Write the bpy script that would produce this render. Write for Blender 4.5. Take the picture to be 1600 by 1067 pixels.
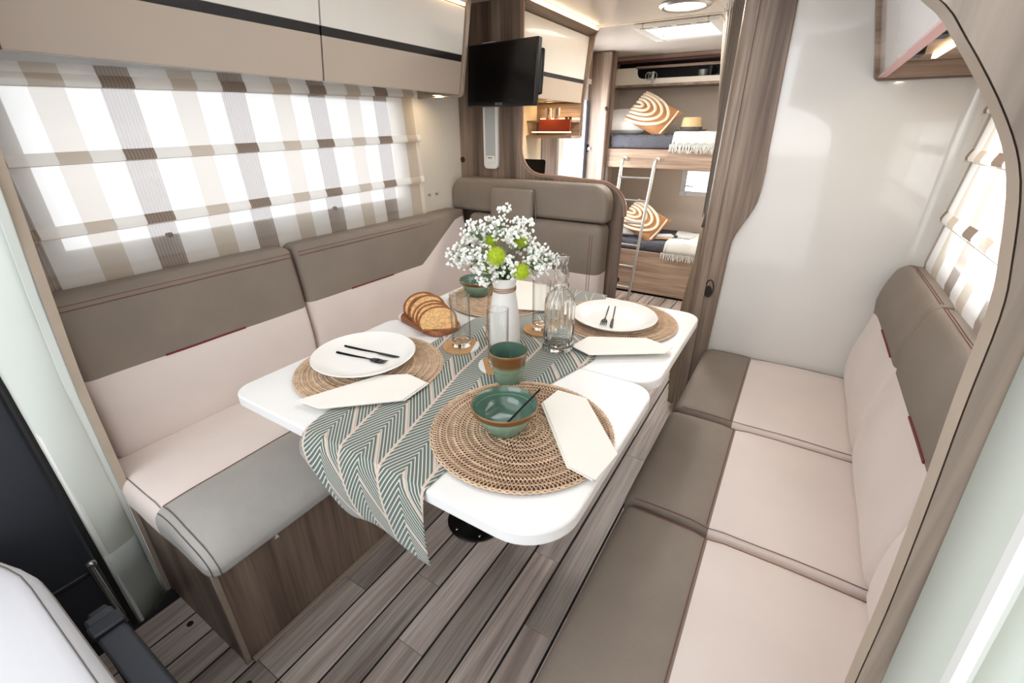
import bpy, bmesh, math, random
from mathutils import Vector, Matrix
random.seed(7)
PI = math.pi
D = bpy.data
for o in list(D.objects): D.objects.remove(o, do_unlink=True)
SC = bpy.context.scene
COL = SC.collection

# ------------------------------------------------------------------ camera
CAM_Z = 1.29
pitch = math.atan2(330, 700); yaw = math.atan2(480, 775)
cam_d = D.cameras.new('camera'); cam = D.objects.new('camera', cam_d); COL.objects.link(cam)
cam_d.sensor_width = 36; cam_d.lens = 36*700/1600; cam_d.clip_start = 0.02
cam.location = (0, 0, CAM_Z); cam.rotation_euler = (PI/2-pitch, 0, yaw)
SC.camera = cam
# ------------------------------------------------------------------ world, lights, exposure
SC.view_settings.view_transform = 'Standard'; SC.view_settings.look = 'None'
SC.view_settings.gamma = 1; SC.view_settings.use_curve_mapping = False
SC.view_settings.exposure = 0.18
w = D.worlds.new('world'); SC.world = w; w.use_nodes = True
w.node_tree.nodes['Background'].inputs[0].default_value = (0.93, 0.96, 1.0, 1)
w.node_tree.nodes['Background'].inputs[1].default_value = 1.5
SC.cycles.max_bounces = 16; SC.cycles.diffuse_bounces = 5; SC.cycles.glossy_bounces = 4
SC.cycles.transmission_bounces = 16; SC.cycles.transparent_max_bounces = 12
SC.cycles.use_denoising = True; SC.cycles.sample_clamp_indirect = 6
def area(name, loc, rot, sx, sy, power, col=(1, 1, 1)):
    l = D.lights.new(name, 'AREA'); l.shape = 'RECTANGLE'; l.size = sx; l.size_y = sy; l.energy = power; l.color = col
    o = D.objects.new(name, l); COL.objects.link(o); o.location = loc; o.rotation_euler = rot
    return o
# daylight entering through the windscreen (behind the camera) and roof windows
area('windscreen_daylight', (-0.6, -1.35, 1.5), (math.radians(72), 0, 0), 1.7, 0.9, 11, (0.97, 0.98, 1.0))
area('side_window_daylight', (0.46, 1.1, 1.15), (0, math.radians(90), 0), 0.32, 1.1, 5, (0.97, 0.98, 1.0))
area('roof_window_daylight', (-0.6, 1.15, 1.86), (0, 0, 0), 0.75, 0.8, 4, (0.97, 0.98, 1.0))
area('rear_hatch_daylight', (-0.78, 3.13, 1.86), (0, 0, 0), 0.34, 0.34, 19, (1.0, 0.98, 0.95))
area('door_window_daylight', (-1.66, 3.5, 1.12), (0, math.radians(-90), 0), 0.7, 0.38, 16, (0.97, 0.98, 1.0))
area('bunk_window_daylight', (-0.79, 4.46, 0.88), (math.radians(-90), 0, 0), 0.2, 0.15, 6, (0.97, 0.98, 1.0))

# ------------------------------------------------------------------ helpers
def lin(c):
    return tuple(((x/255)/12.92 if x/255 <= .04045 else ((x/255+.055)/1.055)**2.4) for x in c)
def mat(name, col, rough=.5, metal=0, coat=0, bump=0, bscale=200, var=0, vscale=6, spec=.5, emis=None, trans=0, sheen=0):
    m = D.materials.new(name); m.use_nodes = True; nt = m.node_tree; b = nt.nodes['Principled BSDF']
    c = lin(col); b.inputs['Base Color'].default_value = (*c, 1); b.inputs['Roughness'].default_value = rough
    b.inputs['Metallic'].default_value = metal; b.inputs['Coat Weight'].default_value = coat
    b.inputs['Coat Roughness'].default_value = .04; b.inputs['Specular IOR Level'].default_value = spec
    b.inputs['Transmission Weight'].default_value = trans; b.inputs['Sheen Weight'].default_value = sheen
    if emis: b.inputs['Emission Color'].default_value = (*lin(emis[0]), 1); b.inputs['Emission Strength'].default_value = emis[1]
    tc = nt.nodes.new('ShaderNodeTexCoord')
    n = nt.nodes.new('ShaderNodeTexNoise'); n.inputs['Scale'].default_value = vscale; n.inputs['Detail'].default_value = 5
    nt.links.new(tc.outputs['Object'], n.inputs['Vector'])
    r = nt.nodes.new('ShaderNodeValToRGB'); v = var if var else .015
    r.color_ramp.elements[0].position = .3; r.color_ramp.elements[1].position = .7
    r.color_ramp.elements[0].color = (*[x*(1-v) for x in c], 1); r.color_ramp.elements[1].color = (*[min(1, x*(1+v)) for x in c], 1)
    nt.links.new(n.outputs['Fac'], r.inputs['Fac']); nt.links.new(r.outputs['Color'], b.inputs['Base Color'])
    if bump:
        n2 = nt.nodes.new('ShaderNodeTexNoise'); n2.inputs['Scale'].default_value = bscale; n2.inputs['Detail'].default_value = 2
        nt.links.new(tc.outputs['Object'], n2.inputs['Vector'])
        bp = nt.nodes.new('ShaderNodeBump'); bp.inputs['Strength'].default_value = bump; bp.inputs['Distance'].default_value = .002
        nt.links.new(n2.outputs['Fac'], bp.inputs['Height']); nt.links.new(bp.outputs['Normal'], b.inputs['Normal'])
    return m
def wood(name, dark, mid, light, axis=2, rough=.45, freq=9, rand=0, coat=0, rv=.25):
    m = D.materials.new(name); m.use_nodes = True; nt = m.node_tree; L = nt.links.new; b = nt.nodes['Principled BSDF']
    b.inputs['Roughness'].default_value = rough; b.inputs['Coat Weight'].default_value = coat
    tc = nt.nodes.new('ShaderNodeTexCoord'); oi = nt.nodes.new('ShaderNodeObjectInfo')
    mu = nt.nodes.new('ShaderNodeMath'); mu.operation = 'MULTIPLY'; mu.inputs[1].default_value = 37 if rand else 0
    L(oi.outputs['Random'], mu.inputs[0])
    ad = nt.nodes.new('ShaderNodeVectorMath'); ad.operation = 'ADD'; L(tc.outputs['Object'], ad.inputs[0]); L(mu.outputs[0], ad.inputs[1])
    mp = nt.nodes.new('ShaderNodeMapping'); s = [freq]*3; s[axis] = freq*.07; mp.inputs['Scale'].default_value = s
    L(ad.outputs[0], mp.inputs[0])
    n = nt.nodes.new('ShaderNodeTexNoise'); n.inputs['Scale'].default_value = 1.3; n.inputs['Detail'].default_value = 5; n.inputs['Distortion'].default_value = .7
    L(mp.outputs[0], n.inputs['Vector'])
    r = nt.nodes.new('ShaderNodeValToRGB'); e = r.color_ramp.elements
    e[0].position = .3; e[0].color = (*lin(dark), 1); e[1].position = .68; e[1].color = (*lin(light), 1)
    x = e.new(.48); x.color = (*lin(mid), 1)
    L(n.outputs['Fac'], r.inputs['Fac'])
    mp2 = nt.nodes.new('ShaderNodeMapping'); s = [freq*14]*3; s[axis] = freq*.45; mp2.inputs['Scale'].default_value = s; L(ad.outputs[0], mp2.inputs[0])
    n2 = nt.nodes.new('ShaderNodeTexNoise'); n2.inputs['Scale'].default_value = 1.0; n2.inputs['Detail'].default_value = 4; L(mp2.outputs[0], n2.inputs['Vector'])
    r2 = nt.nodes.new('ShaderNodeValToRGB'); e = r2.color_ramp.elements; e[0].position = .35; e[0].color = (.68, .67, .66, 1); e[1].position = .6; e[1].color = (1, 1, 1, 1)
    L(n2.outputs['Fac'], r2.inputs['Fac'])
    mx = nt.nodes.new('ShaderNodeMix'); mx.data_type = 'RGBA'; mx.blend_type = 'MULTIPLY'; mx.inputs[0].default_value = 1
    L(r.outputs[0], mx.inputs[6]); L(r2.outputs[0], mx.inputs[7])
    out = mx.outputs[2]
    if rand:
        mr = nt.nodes.new('ShaderNodeMapRange'); mr.inputs[3].default_value = 1-rv; mr.inputs[4].default_value = 1+rv; L(oi.outputs['Random'], mr.inputs[0])
        m2 = nt.nodes.new('ShaderNodeMix'); m2.data_type = 'RGBA'; m2.blend_type = 'MULTIPLY'; m2.inputs[0].default_value = 1
        L(out, m2.inputs[6]); L(mr.outputs[0], m2.inputs[7]); out = m2.outputs[2]
    L(out, b.inputs['Base Color'])
    bp = nt.nodes.new('ShaderNodeBump'); bp.inputs['Strength'].default_value = .15; bp.inputs['Distance'].default_value = .001
    L(n2.outputs['Fac'], bp.inputs['Height']); L(bp.outputs[0], b.inputs['Normal'])
    return m
def setp(o, label=None, cat=None, group=None, kind=None):
    if label: o['label'] = label
    if cat: o['category'] = cat
    if group: o['group'] = group
    if kind: o['kind'] = kind
    return o
def thing(name, label, cat, loc=(0, 0, 0), rz=0, group=None):
    o = D.objects.new(name, None); COL.objects.link(o); o.location = loc; o.rotation_euler = (0, 0, rz); o.empty_display_size = .02
    return setp(o, label, cat, group)
def mk(name, vf, m, parent=None, world=True, smooth=True, bevel=0, org=None, bseg=2, auto=40, uvs=None):
    """world=True: coordinates are scene coordinates; they are moved into the parent's (or org's) frame"""
    V, F = vf
    off = Vector((0, 0, 0))
    if world:
        p = parent
        while p is not None: off += Vector(p.location); p = p.parent
    if org is not None: off = off + Vector(org) if False else off; 
    o_loc = Vector((0, 0, 0))
    if org is not None: o_loc = Vector(org) - off if world else Vector(org)
    me = D.meshes.new(name)
    sub = off + o_loc if world else (o_loc if org is not None else Vector((0, 0, 0)))
    me.from_pydata([tuple(Vector(v)-sub) for v in V], [], F)
    me.materials.append(m) if not isinstance(m, list) else [me.materials.append(x) for x in m]
    if uvs:
        uv = me.uv_layers.new(name='UVMap')
        for lp in me.loops: uv.data[lp.index].uv = uvs[lp.vertex_index]
    bm = bmesh.new(); bm.from_mesh(me); bmesh.ops.recalc_face_normals(bm, faces=bm.faces)
    if smooth:
        for f in bm.faces: f.smooth = True
        for e in bm.edges:
            if len(e.link_faces) == 2 and e.calc_face_angle(0) > math.radians(auto): e.smooth = False
    bm.to_mesh(me); bm.free()
    o = D.objects.new(name, me); COL.objects.link(o); o.location = o_loc
    if parent is not None: o.parent = parent
    if bevel:
        b = o.modifiers.new('b', 'BEVEL'); b.width = bevel; b.segments = bseg; b.limit_method = 'ANGLE'; b.harden_normals = False
    return o
def struct(name, vf, m, **k):
    return setp(mk(name, vf, m, **k), kind='structure')
def join(*parts):
    V, F = [], []
    for v, f in parts:
        n = len(V); V += list(v); F += [tuple(i+n for i in q) for q in f]
    return V, F
def xf(vf, M):
    return [M @ Vector(v) for v in vf[0]], vf[1]
def box(x0, x1, y0, y1, z0, z1):
    V = [(x, y, z) for x in (x0, x1) for y in (y0, y1) for z in (z0, z1)]
    return V, [(0, 1, 3, 2), (4, 6, 7, 5), (0, 4, 5, 1), (2, 3, 7, 6), (0, 2, 6, 4), (1, 5, 7, 3)]
def prism(pts, axis, a, b):
    """2D outline extruded between a and b along axis (0,1,2); pts are the other two coords in order"""
    n = len(pts); V = []
    for t in (a, b):
        for p, q in pts:
            V.append({0: (t, p, q), 1: (p, t, q), 2: (p, q, t)}[axis])
    F = [tuple(range(n)), tuple(range(2*n-1, n-1, -1))] + [(i, (i+1) % n, n+(i+1) % n, n+i) for i in range(n)]
    return V, F
def frames(pts):
    P = [Vector(p) for p in pts]; n = len(P); T = []
    for i in range(n):
        t = (P[min(i+1, n-1)]-P[max(i-1, 0)]); T.append(t.normalized() if t.length > 1e-9 else Vector((0, 0, 1)))
    u = T[0].orthogonal().normalized(); out = []
    for i in range(n):
        u = (u - T[i]*u.dot(T[i])); u = u.normalized() if u.length > 1e-6 else T[i].orthogonal().normalized()
        out.append((P[i], u, T[i].cross(u)))
    return out
def tube(pts, r, n=8, closed=False, caps=True, flat=1.0):
    fr = frames(pts); V, F = [], []; k = len(fr)
    for i, (p, u, v) in enumerate(fr):
        rr = r[i] if isinstance(r, (list, tuple)) else r
        for j in range(n):
            a = 2*PI*j/n; V.append(p + u*(rr*math.cos(a)) + v*(rr*math.sin(a)*flat))
    for i in range(k-1 if not closed else k):
        for j in range(n):
            a, b = i*n+j, i*n+(j+1) % n; c, d = ((i+1) % k)*n+(j+1) % n, ((i+1) % k)*n+j; F.append((a, b, c, d))
    if caps and not closed: F += [tuple(range(n-1, -1, -1)), tuple(range((k-1)*n, k*n))]
    return V, F
def cyl(p0, p1, r, n=16): return tube([p0, p1], r, n)
def lathe(prof, n=32, c=(0, 0, 0), rmod=None, close=False):
    V, F = [], []; k = len(prof)
    for i, (r, z) in enumerate(prof):
        for j in range(n):
            a = 2*PI*j/n; rr = r*(rmod(a, z, i) if rmod else 1); V.append((c[0]+rr*math.cos(a), c[1]+rr*math.sin(a), c[2]+z))
    for i in range(k-1 if not close else k):
        for j in range(n):
            F.append((i*n+j, i*n+(j+1) % n, ((i+1) % k)*n+(j+1) % n, ((i+1) % k)*n+j))
    if not close:
        if prof[0][0] < .003: F.append(tuple(range(n-1, -1, -1)))
        if prof[-1][0] < .003: F.append(tuple(range((k-1)*n, k*n)))
    return V, F
def sphere(c, r, n=8, m=6, s=(1, 1, 1)):
    V = [(c[0], c[1], c[2]+r*s[2])]; F = []
    for i in range(1, m):
        t = PI*i/m
        for j in range(n):
            a = 2*PI*j/n; V.append((c[0]+r*s[0]*math.sin(t)*math.cos(a), c[1]+r*s[1]*math.sin(t)*math.sin(a), c[2]+r*s[2]*math.cos(t)))
    V.append((c[0], c[1], c[2]-r*s[2])); L = len(V)-1
    for j in range(n): F.append((0, 1+j, 1+(j+1) % n)); F.append((L, L-n+(j+1) % n, L-n+j))
    for i in range(m-2):
        for j in range(n): a = 1+i*n+j; b = 1+i*n+(j+1) % n; F.append((a, a+n, b+n, b))
    return V, F
def sphere_at(c, r): return sphere(c, r, 6, 4)
def coords(a, b, r, n, extra=()):
    """grid lines for a rounded box side"""
    L = [a]+[a+r*(1-math.cos(t*PI/8)) if False else a+r*math.tan(PI/4*t/3)*1.0 for t in (1, 2, 3)]
    H = [b-r*math.tan(PI/4*t/3) for t in (3, 2, 1)]+[b]
    M = [a+r+(b-a-2*r)*i/n for i in range(1, n)]
    for e in extra:
        if M:
            j = min(range(len(M)), key=lambda q: abs(M[q]-e)); M[j] = e
    return L+M+H
def rbox(x0, x1, y0, y1, z0, z1, r, n=(6, 6, 3), ex=((), (), ())):
    r = min(r, (x1-x0)/2.01, (y1-y0)/2.01, (z1-z0)/2.01)
    X = coords(x0, x1, r, n[0], ex[0]); Y = coords(y0, y1, r, n[1], ex[1]); Z = coords(z0, z1, r, n[2], ex[2])
    V, F, idx = [], [], {}
    lo = (x0+r, y0+r, z0+r); hi = (x1-r, y1-r, z1-r)
    def vid(p):
        k = tuple(round(c, 7) for c in p)
        if k in idx: return idx[k]
        q = [min(max(p[i], lo[i]), hi[i]) for i in range(3)]; d = Vector([p[i]-q[i] for i in range(3)])
        if d.length > 1e-9: d = d.normalized()*r
        idx[k] = len(V); V.append((q[0]+d.x, q[1]+d.y, q[2]+d.z)); return idx[k]
    for z in (z0, z1):
        for i in range(len(X)-1):
            for j in range(len(Y)-1): F.append((vid((X[i], Y[j], z)), vid((X[i+1], Y[j], z)), vid((X[i+1], Y[j+1], z)), vid((X[i], Y[j+1], z))))
    for y in (y0, y1):
        for i in range(len(X)-1):
            for j in range(len(Z)-1): F.append((vid((X[i], y, Z[j])), vid((X[i+1], y, Z[j])), vid((X[i+1], y, Z[j+1])), vid((X[i], y, Z[j+1]))))
    for x in (x0, x1):
        for i in range(len(Y)-1):
            for j in range(len(Z)-1): F.append((vid((x, Y[i], Z[j])), vid((x, Y[i+1], Z[j])), vid((x, Y[i+1], Z[j+1])), vid((x, Y[i], Z[j+1]))))
    return V, F
def split(vf, pred):
    """two vf: faces whose centre satisfies pred, and the others"""
    V, F = vf; out = []
    for want in (True, False):
        m = {}; NV = []; NF = []
        for f in F:
            c = [sum(V[i][k] for i in f)/len(f) for k in range(3)]
            if bool(pred(*c)) == want:
                q = []
                for i in f:
                    if i not in m: m[i] = len(NV); NV.append(V[i])
                    q.append(m[i])
                NF.append(tuple(q))
        out.append((NV, NF))
    return out
def warp(vf, fn): return [fn(*v) for v in vf[0]], vf[1]
def rrect(x0, x1, y0, y1, rs, n=8):
    """rounded rectangle outline; rs = radii at (x0y0, x1y0, x1y1, x0y1)"""
    P = []
    for (cx, cy, a0, r) in ((x0+rs[0], y0+rs[0], PI, rs[0]), (x1-rs[1], y0+rs[1], 1.5*PI, rs[1]), (x1-rs[2], y1-rs[2], 0, rs[2]), (x0+rs[3], y1-rs[3], PI/2, rs[3])):
        if r < 1e-5: P.append((cx, cy)); continue
        for i in range(n+1): a = a0+PI/2*i/n; P.append((cx+r*math.cos(a), cy+r*math.sin(a)))
    return P
def plane_holes(axis, pos, th, a0, a1, b0, b1, holes):
    """slab perpendicular to axis between pos and pos+th with rectangular holes (a0,a1,b0,b1)"""
    A = sorted({a0, a1, *[h[0] for h in holes], *[h[1] for h in holes]}); B = sorted({b0, b1, *[h[2] for h in holes], *[h[3] for h in holes]})
    parts = []
    for i in range(len(A)-1):
        for j in range(len(B)-1):
            ca, cb = (A[i]+A[i+1])/2, (B[j]+B[j+1])/2
            if any(h[0] < ca < h[1] and h[2] < cb < h[3] for h in holes): continue
            p0, p1 = min(pos, pos+th), max(pos, pos+th)
            if axis == 0: parts.append(box(p0, p1, A[i], A[i+1], B[j], B[j+1]))
            elif axis == 1: parts.append(box(A[i], A[i+1], p0, p1, B[j], B[j+1]))
            else: parts.append(box(A[i], A[i+1], B[j], B[j+1], p0, p1))
    return join(*parts)
def dup(o, loc=None, rz=None, label=None, parent=None):
    c = o.copy(); COL.objects.link(c)
    if parent is not None: c.parent = parent
    if loc is not None: c.location = loc
    if rz is not None: c.rotation_euler = (0, 0, rz)
    if label: c['label'] = label
    for ch in [x for x in D.objects if x.parent == o]: dup(ch, parent=c)
    return c

# ------------------------------------------------------------------ materials
M = {}
M['wall'] = mat('wall_cream', (236, 228, 214), .5)
M['wall_rear'] = mat('wall_rear_beige', (216, 204, 190), .6)
M['kitchen_wall'] = mat('kitchen_wall_cream', (232, 212, 178), .5)
M['ceil'] = mat('ceiling_gloss', (228, 220, 210), .22)
M['gloss'] = mat('gloss_white_panel', (221, 219, 214), .12, coat=.6)
M['wood_z'] = wood('taupe_wood_vertical', (96, 78, 66), (136, 116, 101), (165, 147, 131), 2, freq=7)
M['wood_x'] = wood('light_wood_crosswise', (120, 96, 80), (158, 134, 115), (182, 160, 140), 0, freq=8)
M['wood_y'] = wood('taupe_wood_lengthwise', (110, 92, 80), (150, 132, 116), (172, 154, 138), 1, freq=8)
M['bench_wood'] = wood('bench_side_wood', (84, 68, 58), (126, 106, 92), (156, 136, 119), 2, freq=6, rough=.4)
M['plank'] = wood('floor_plank_wood', (140, 125, 116), (178, 164, 155), (206, 193, 184), 1, freq=9, rand=1, rough=.42, rv=.26)
M['edge_band'] = mat('wood_edge_band', (156, 140, 124), .45, var=.05, vscale=20)
M['edge_light'] = mat('pale_edge_band', (182, 165, 147), .45, var=.05, vscale=20)
M['joint'] = mat('floor_joint_black', (20, 17, 16), .8)
M['leather'] = mat('grey_brown_leather', (134, 122, 110), .62, bump=.35, bscale=420, var=.1, vscale=5)
M['leather_l'] = mat('light_grey_fabric', (172, 168, 162), .7, bump=.3, bscale=420, var=.07, vscale=10)
M['cream'] = mat('cream_suede', (224, 211, 203), .85, bump=.12, bscale=250, var=.035, vscale=5, sheen=.2)
M['stitch'] = mat('red_brown_stitch', (120, 74, 66), .7)
M['stitch_g'] = mat('grey_stitch', (96, 88, 84), .7)
M['burgundy'] = mat('burgundy_zip', (112, 18, 30), .6)
M['table'] = mat('table_white_laminate', (236, 235, 232), .32)
M['cab_up'] = mat('cabinet_gloss_white', (222, 218, 210), .2, coat=.5)
M['cab_lo'] = mat('cabinet_taupe', (181, 167, 152), .35)
M['black'] = mat('matt_black', (22, 21, 21), .5)
M['screen'] = mat('screen_black', (4, 4, 5), .25)
M['bezel'] = mat('bezel_black', (10, 10, 11), .3)
M['metal'] = mat('brushed_alu', (196, 196, 194), .35, metal=.9)
M['steel'] = mat('steel', (200, 196, 188), .18, metal=1)
M['rail'] = mat('rail_grey', (178, 184, 186), .4, metal=.3)
M['white_pl'] = mat('white_plastic', (232, 231, 226), .35)
M['pillar'] = mat('pillar_plastic', (204, 208, 200), .5)
M['navy'] = mat('navy_plastic', (40, 43, 50), .6, bump=.2, bscale=300)
M['dark_pl'] = mat('dark_plastic', (24, 27, 33), .4)
M['china'] = mat('white_china', (240, 238, 233), .25)
M['vase'] = mat('white_ceramic', (243, 241, 238), .3)
M['napkin'] = mat('ivory_napkin', (238, 234, 225), .85, bump=.2, bscale=600)
M['cutlery'] = mat('black_steel', (32, 32, 34), .28, metal=.7)
M['cork'] = mat('cork', (190, 146, 98), .8, var=.12, vscale=120)
M['board'] = wood('acacia_board', (112, 62, 36), (150, 92, 58), (178, 118, 78), 0, freq=18)
M['crumb'] = mat('bread_crumb', (214, 170, 116), .9, bump=1, bscale=160, var=.3, vscale=120)
M['crust'] = mat('bread_crust', (140, 86, 44), .8, bump=.9, bscale=200, var=.4, vscale=90)
M['twine'] = mat('jute_twine', (168, 132, 98), .9)
M['blossom'] = mat('white_blossom', (250, 250, 246), .7)
M['pompon'] = mat('lime_petals', (190, 208, 58), .7, var=.2, vscale=150)
M['stem'] = mat('green_stem', (92, 122, 62), .6)
M['leaf'] = mat('green_leaf', (58, 92, 44), .5)
M['straw'] = mat('mat_straw', (214, 186, 156), .8, var=.16, vscale=60)
M['straw_d'] = mat('mat_straw_dark', (96, 70, 52), .85, var=.2, vscale=80)
M['curtain'] = mat('pleated_grey_cloth', (112, 102, 92), .85)
M['curtain_w'] = mat('tan_cloth', (150, 134, 112), .85)
M['quilt'] = mat('dark_quilt', (74, 74, 82), .75)
M['pillow'] = mat('white_pillow', (226, 224, 220), .85)
M['cushion'] = mat('ochre_cushion', (168, 120, 78), .9, var=.12, vscale=90, bump=.5, bscale=200)
M['tuft'] = mat('cream_yarn', (236, 222, 198), .95, bump=.6, bscale=300)
M['throw'] = mat('pale_throw', (218, 218, 212), .95, bump=.4, bscale=300)
M['straw_hat'] = mat('hat_straw', (214, 184, 138), .8, var=.1, vscale=90, bump=.4, bscale=300)
M['hatband'] = mat('hat_band', (86, 82, 84), .8)
M['redpanel'] = mat('rust_red_gloss', (150, 58, 34), .25)
M['darkred'] = mat('dark_red_trim', (74, 40, 34), .4)
M['handle_br'] = mat('bronze_knob', (70, 48, 40), .35, metal=.5)
M['frame_grey'] = mat('window_frame_grey', (222, 225, 228), .45)
M['book'] = mat('book_paper', (214, 180, 140), .7)
M['led'] = mat('led_strip', (255, 236, 200), .5, emis=((255, 214, 160), 6))
M['led_soft'] = mat('led_lamp', (255, 240, 214), .5, emis=((255, 222, 178), 5))
M['lamp_on'] = mat('ceiling_lamp_lit', (255, 246, 232), .5, emis=((255, 244, 226), 3))
M['logo'] = mat('pale_mark', (226, 226, 226), .4)
def glass_mat(name, col, rough=0.0, ior=1.47):
    m = D.materials.new(name); m.use_nodes = True; b = m.node_tree.nodes['Principled BSDF']
    b.inputs['Base Color'].default_value = (*col, 1); b.inputs['Transmission Weight'].default_value = 1
    b.inputs['Roughness'].default_value = rough; b.inputs['IOR'].default_value = ior
    return m
M['glass'] = glass_mat('clear_glass', (.985, .992, .988))
def thin_glass(name):
    m = D.materials.new(name); m.use_nodes = True; nt = m.node_tree; nt.nodes.remove(nt.nodes['Principled BSDF']); L = nt.links.new
    t = nt.nodes.new('ShaderNodeBsdfTransparent'); g = nt.nodes.new('ShaderNodeBsdfGlossy'); g.inputs['Roughness'].default_value = .01
    lw = nt.nodes.new('ShaderNodeLayerWeight'); lw.inputs[0].default_value = .5
    r = nt.nodes.new('ShaderNodeValToRGB'); e = r.color_ramp.elements; e[0].position = .3; e[0].color = (.965, .975, .97, 1); e[1].position = .97; e[1].color = (.42, .45, .44, 1)
    L(lw.outputs['Facing'], r.inputs[0]); L(r.outputs[0], t.inputs[0])
    mp = nt.nodes.new('ShaderNodeMath'); mp.operation = 'POWER'; mp.inputs[1].default_value = 4; L(lw.outputs['Facing'], mp.inputs[0])
    ma = nt.nodes.new('ShaderNodeMath'); ma.operation = 'MULTIPLY_ADD'; ma.inputs[1].default_value = .6; ma.inputs[2].default_value = .1; L(mp.outputs[0], ma.inputs[0])
    mx = nt.nodes.new('ShaderNodeMixShader'); L(ma.outputs[0], mx.inputs[0]); L(t.outputs[0], mx.inputs[1]); L(g.outputs[0], mx.inputs[2])
    L(mx.outputs[0], nt.nodes['Material Output'].inputs[0]); return m
M['thin_glass'] = thin_glass('thin_wall_glass')
def pane_mat(name, tint=(1, 1, 1), diff=0.0):
    m = D.materials.new(name); m.use_nodes = True; nt = m.node_tree; nt.nodes.remove(nt.nodes['Principled BSDF']); L = nt.links.new
    t = nt.nodes.new('ShaderNodeBsdfTransparent'); t.inputs[0].default_value = (*tint, 1); g = nt.nodes.new('ShaderNodeBsdfGlossy'); g.inputs['Roughness'].default_value = .02
    mx = nt.nodes.new('ShaderNodeMixShader'); mx.inputs[0].default_value = .04
    L(t.outputs[0], mx.inputs[1]); L(g.outputs[0], mx.inputs[2]); out = mx.outputs[0]
    if diff:
        tr = nt.nodes.new('ShaderNodeBsdfTranslucent'); tr.inputs[0].default_value = (.95, .95, .95, 1)
        m2 = nt.nodes.new('ShaderNodeMixShader'); m2.inputs[0].default_value = diff; L(out, m2.inputs[1]); L(tr.outputs[0], m2.inputs[2]); out = m2.outputs[0]
    L(out, nt.nodes['Material Output'].inputs[0]); return m
M['pane'] = pane_mat('window_pane'); M['pane_frost'] = pane_mat('frosted_pane', diff=.6)

def math_node(nt, op, a, b=None, clamp=False):
    n = nt.nodes.new('ShaderNodeMath'); n.operation = op; n.use_clamp = clamp
    for i, v in enumerate((a, b)):
        if v is None: continue
        if isinstance(v, (int, float)): n.inputs[i].default_value = v
        else: nt.links.new(v, n.inputs[i])
    return n.outputs[0]
def blind_mat(name, opaque):
    """sheer blind cloth woven with vertical ribbed brown and beige bands; position along the window decides the band"""
    m = D.materials.new(name); m.use_nodes = True; nt = m.node_tree; nt.nodes.remove(nt.nodes['Principled BSDF']); L = nt.links.new
    tc = nt.nodes.new('ShaderNodeTexCoord'); sp = nt.nodes.new('ShaderNodeSeparateXYZ'); L(tc.outputs['Object'], sp.inputs[0]); y = sp.outputs[1]
    def band(centre, half):
        d = math_node(nt, 'SUBTRACT', y, centre); q = math_node(nt, 'DIVIDE', d, .3015); q = math_node(nt, 'SUBTRACT', q, math_node(nt, 'ROUND', q)); q = math_node(nt, 'ABSOLUTE', q)
        return math_node(nt, 'LESS_THAN', q, half/.3015)
    rib = band(.591, .0365); bei = band(.4505, .033)
    ribl = math_node(nt, 'SINE', math_node(nt, 'MULTIPLY', y, 2*PI/.0085)); ribl = math_node(nt, 'MULTIPLY', math_node(nt, 'ADD', ribl, 1), .5)
    def mixc(f, a, b):
        n = nt.nodes.new('ShaderNodeMix'); n.data_type = 'RGBA'
        L(f, n.inputs[0]) if not isinstance(f, float) else setattr(n.inputs[0], 'default_value', f)
        for i, v in ((6, a), (7, b)):
            if isinstance(v, tuple): n.inputs[i].default_value = (*v, 1)
            else: L(v, n.inputs[i])
        return n.outputs[2]
    ribc = mixc(ribl, lin((140, 124, 112)), lin((168, 152, 138)))
    c = mixc(bei, lin((246, 243, 238)), lin((212, 199, 182))); c = mixc(rib, c, ribc)
    # share of thread versus gap in the weave
    cover = math_node(nt, 'ADD', .66 if not opaque else .82, math_node(nt, 'MULTIPLY', rib, -.03 if not opaque else .17)); cover = math_node(nt, 'ADD', cover, math_node(nt, 'MULTIPLY', bei, .02))
    df = nt.nodes.new('ShaderNodeBsdfDiffuse'); L(c, df.inputs[0]); tl = nt.nodes.new('ShaderNodeBsdfTranslucent'); L(c, tl.inputs[0])
    m1 = nt.nodes.new('ShaderNodeMixShader'); m1.inputs[0].default_value = .5 if not opaque else .2; L(df.outputs[0], m1.inputs[1]); L(tl.outputs[0], m1.inputs[2])
    tp = nt.nodes.new('ShaderNodeBsdfTransparent'); m2 = nt.nodes.new('ShaderNodeMixShader'); L(cover, m2.inputs[0]); L(tp.outputs[0], m2.inputs[1]); L(m1.outputs[0], m2.inputs[2])
    L(m2.outputs[0], nt.nodes['Material Output'].inputs[0]); return m
M['blind'] = blind_mat('sheer_striped_cloth', False); M['blind_fold'] = blind_mat('folded_striped_cloth', True)

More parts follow.
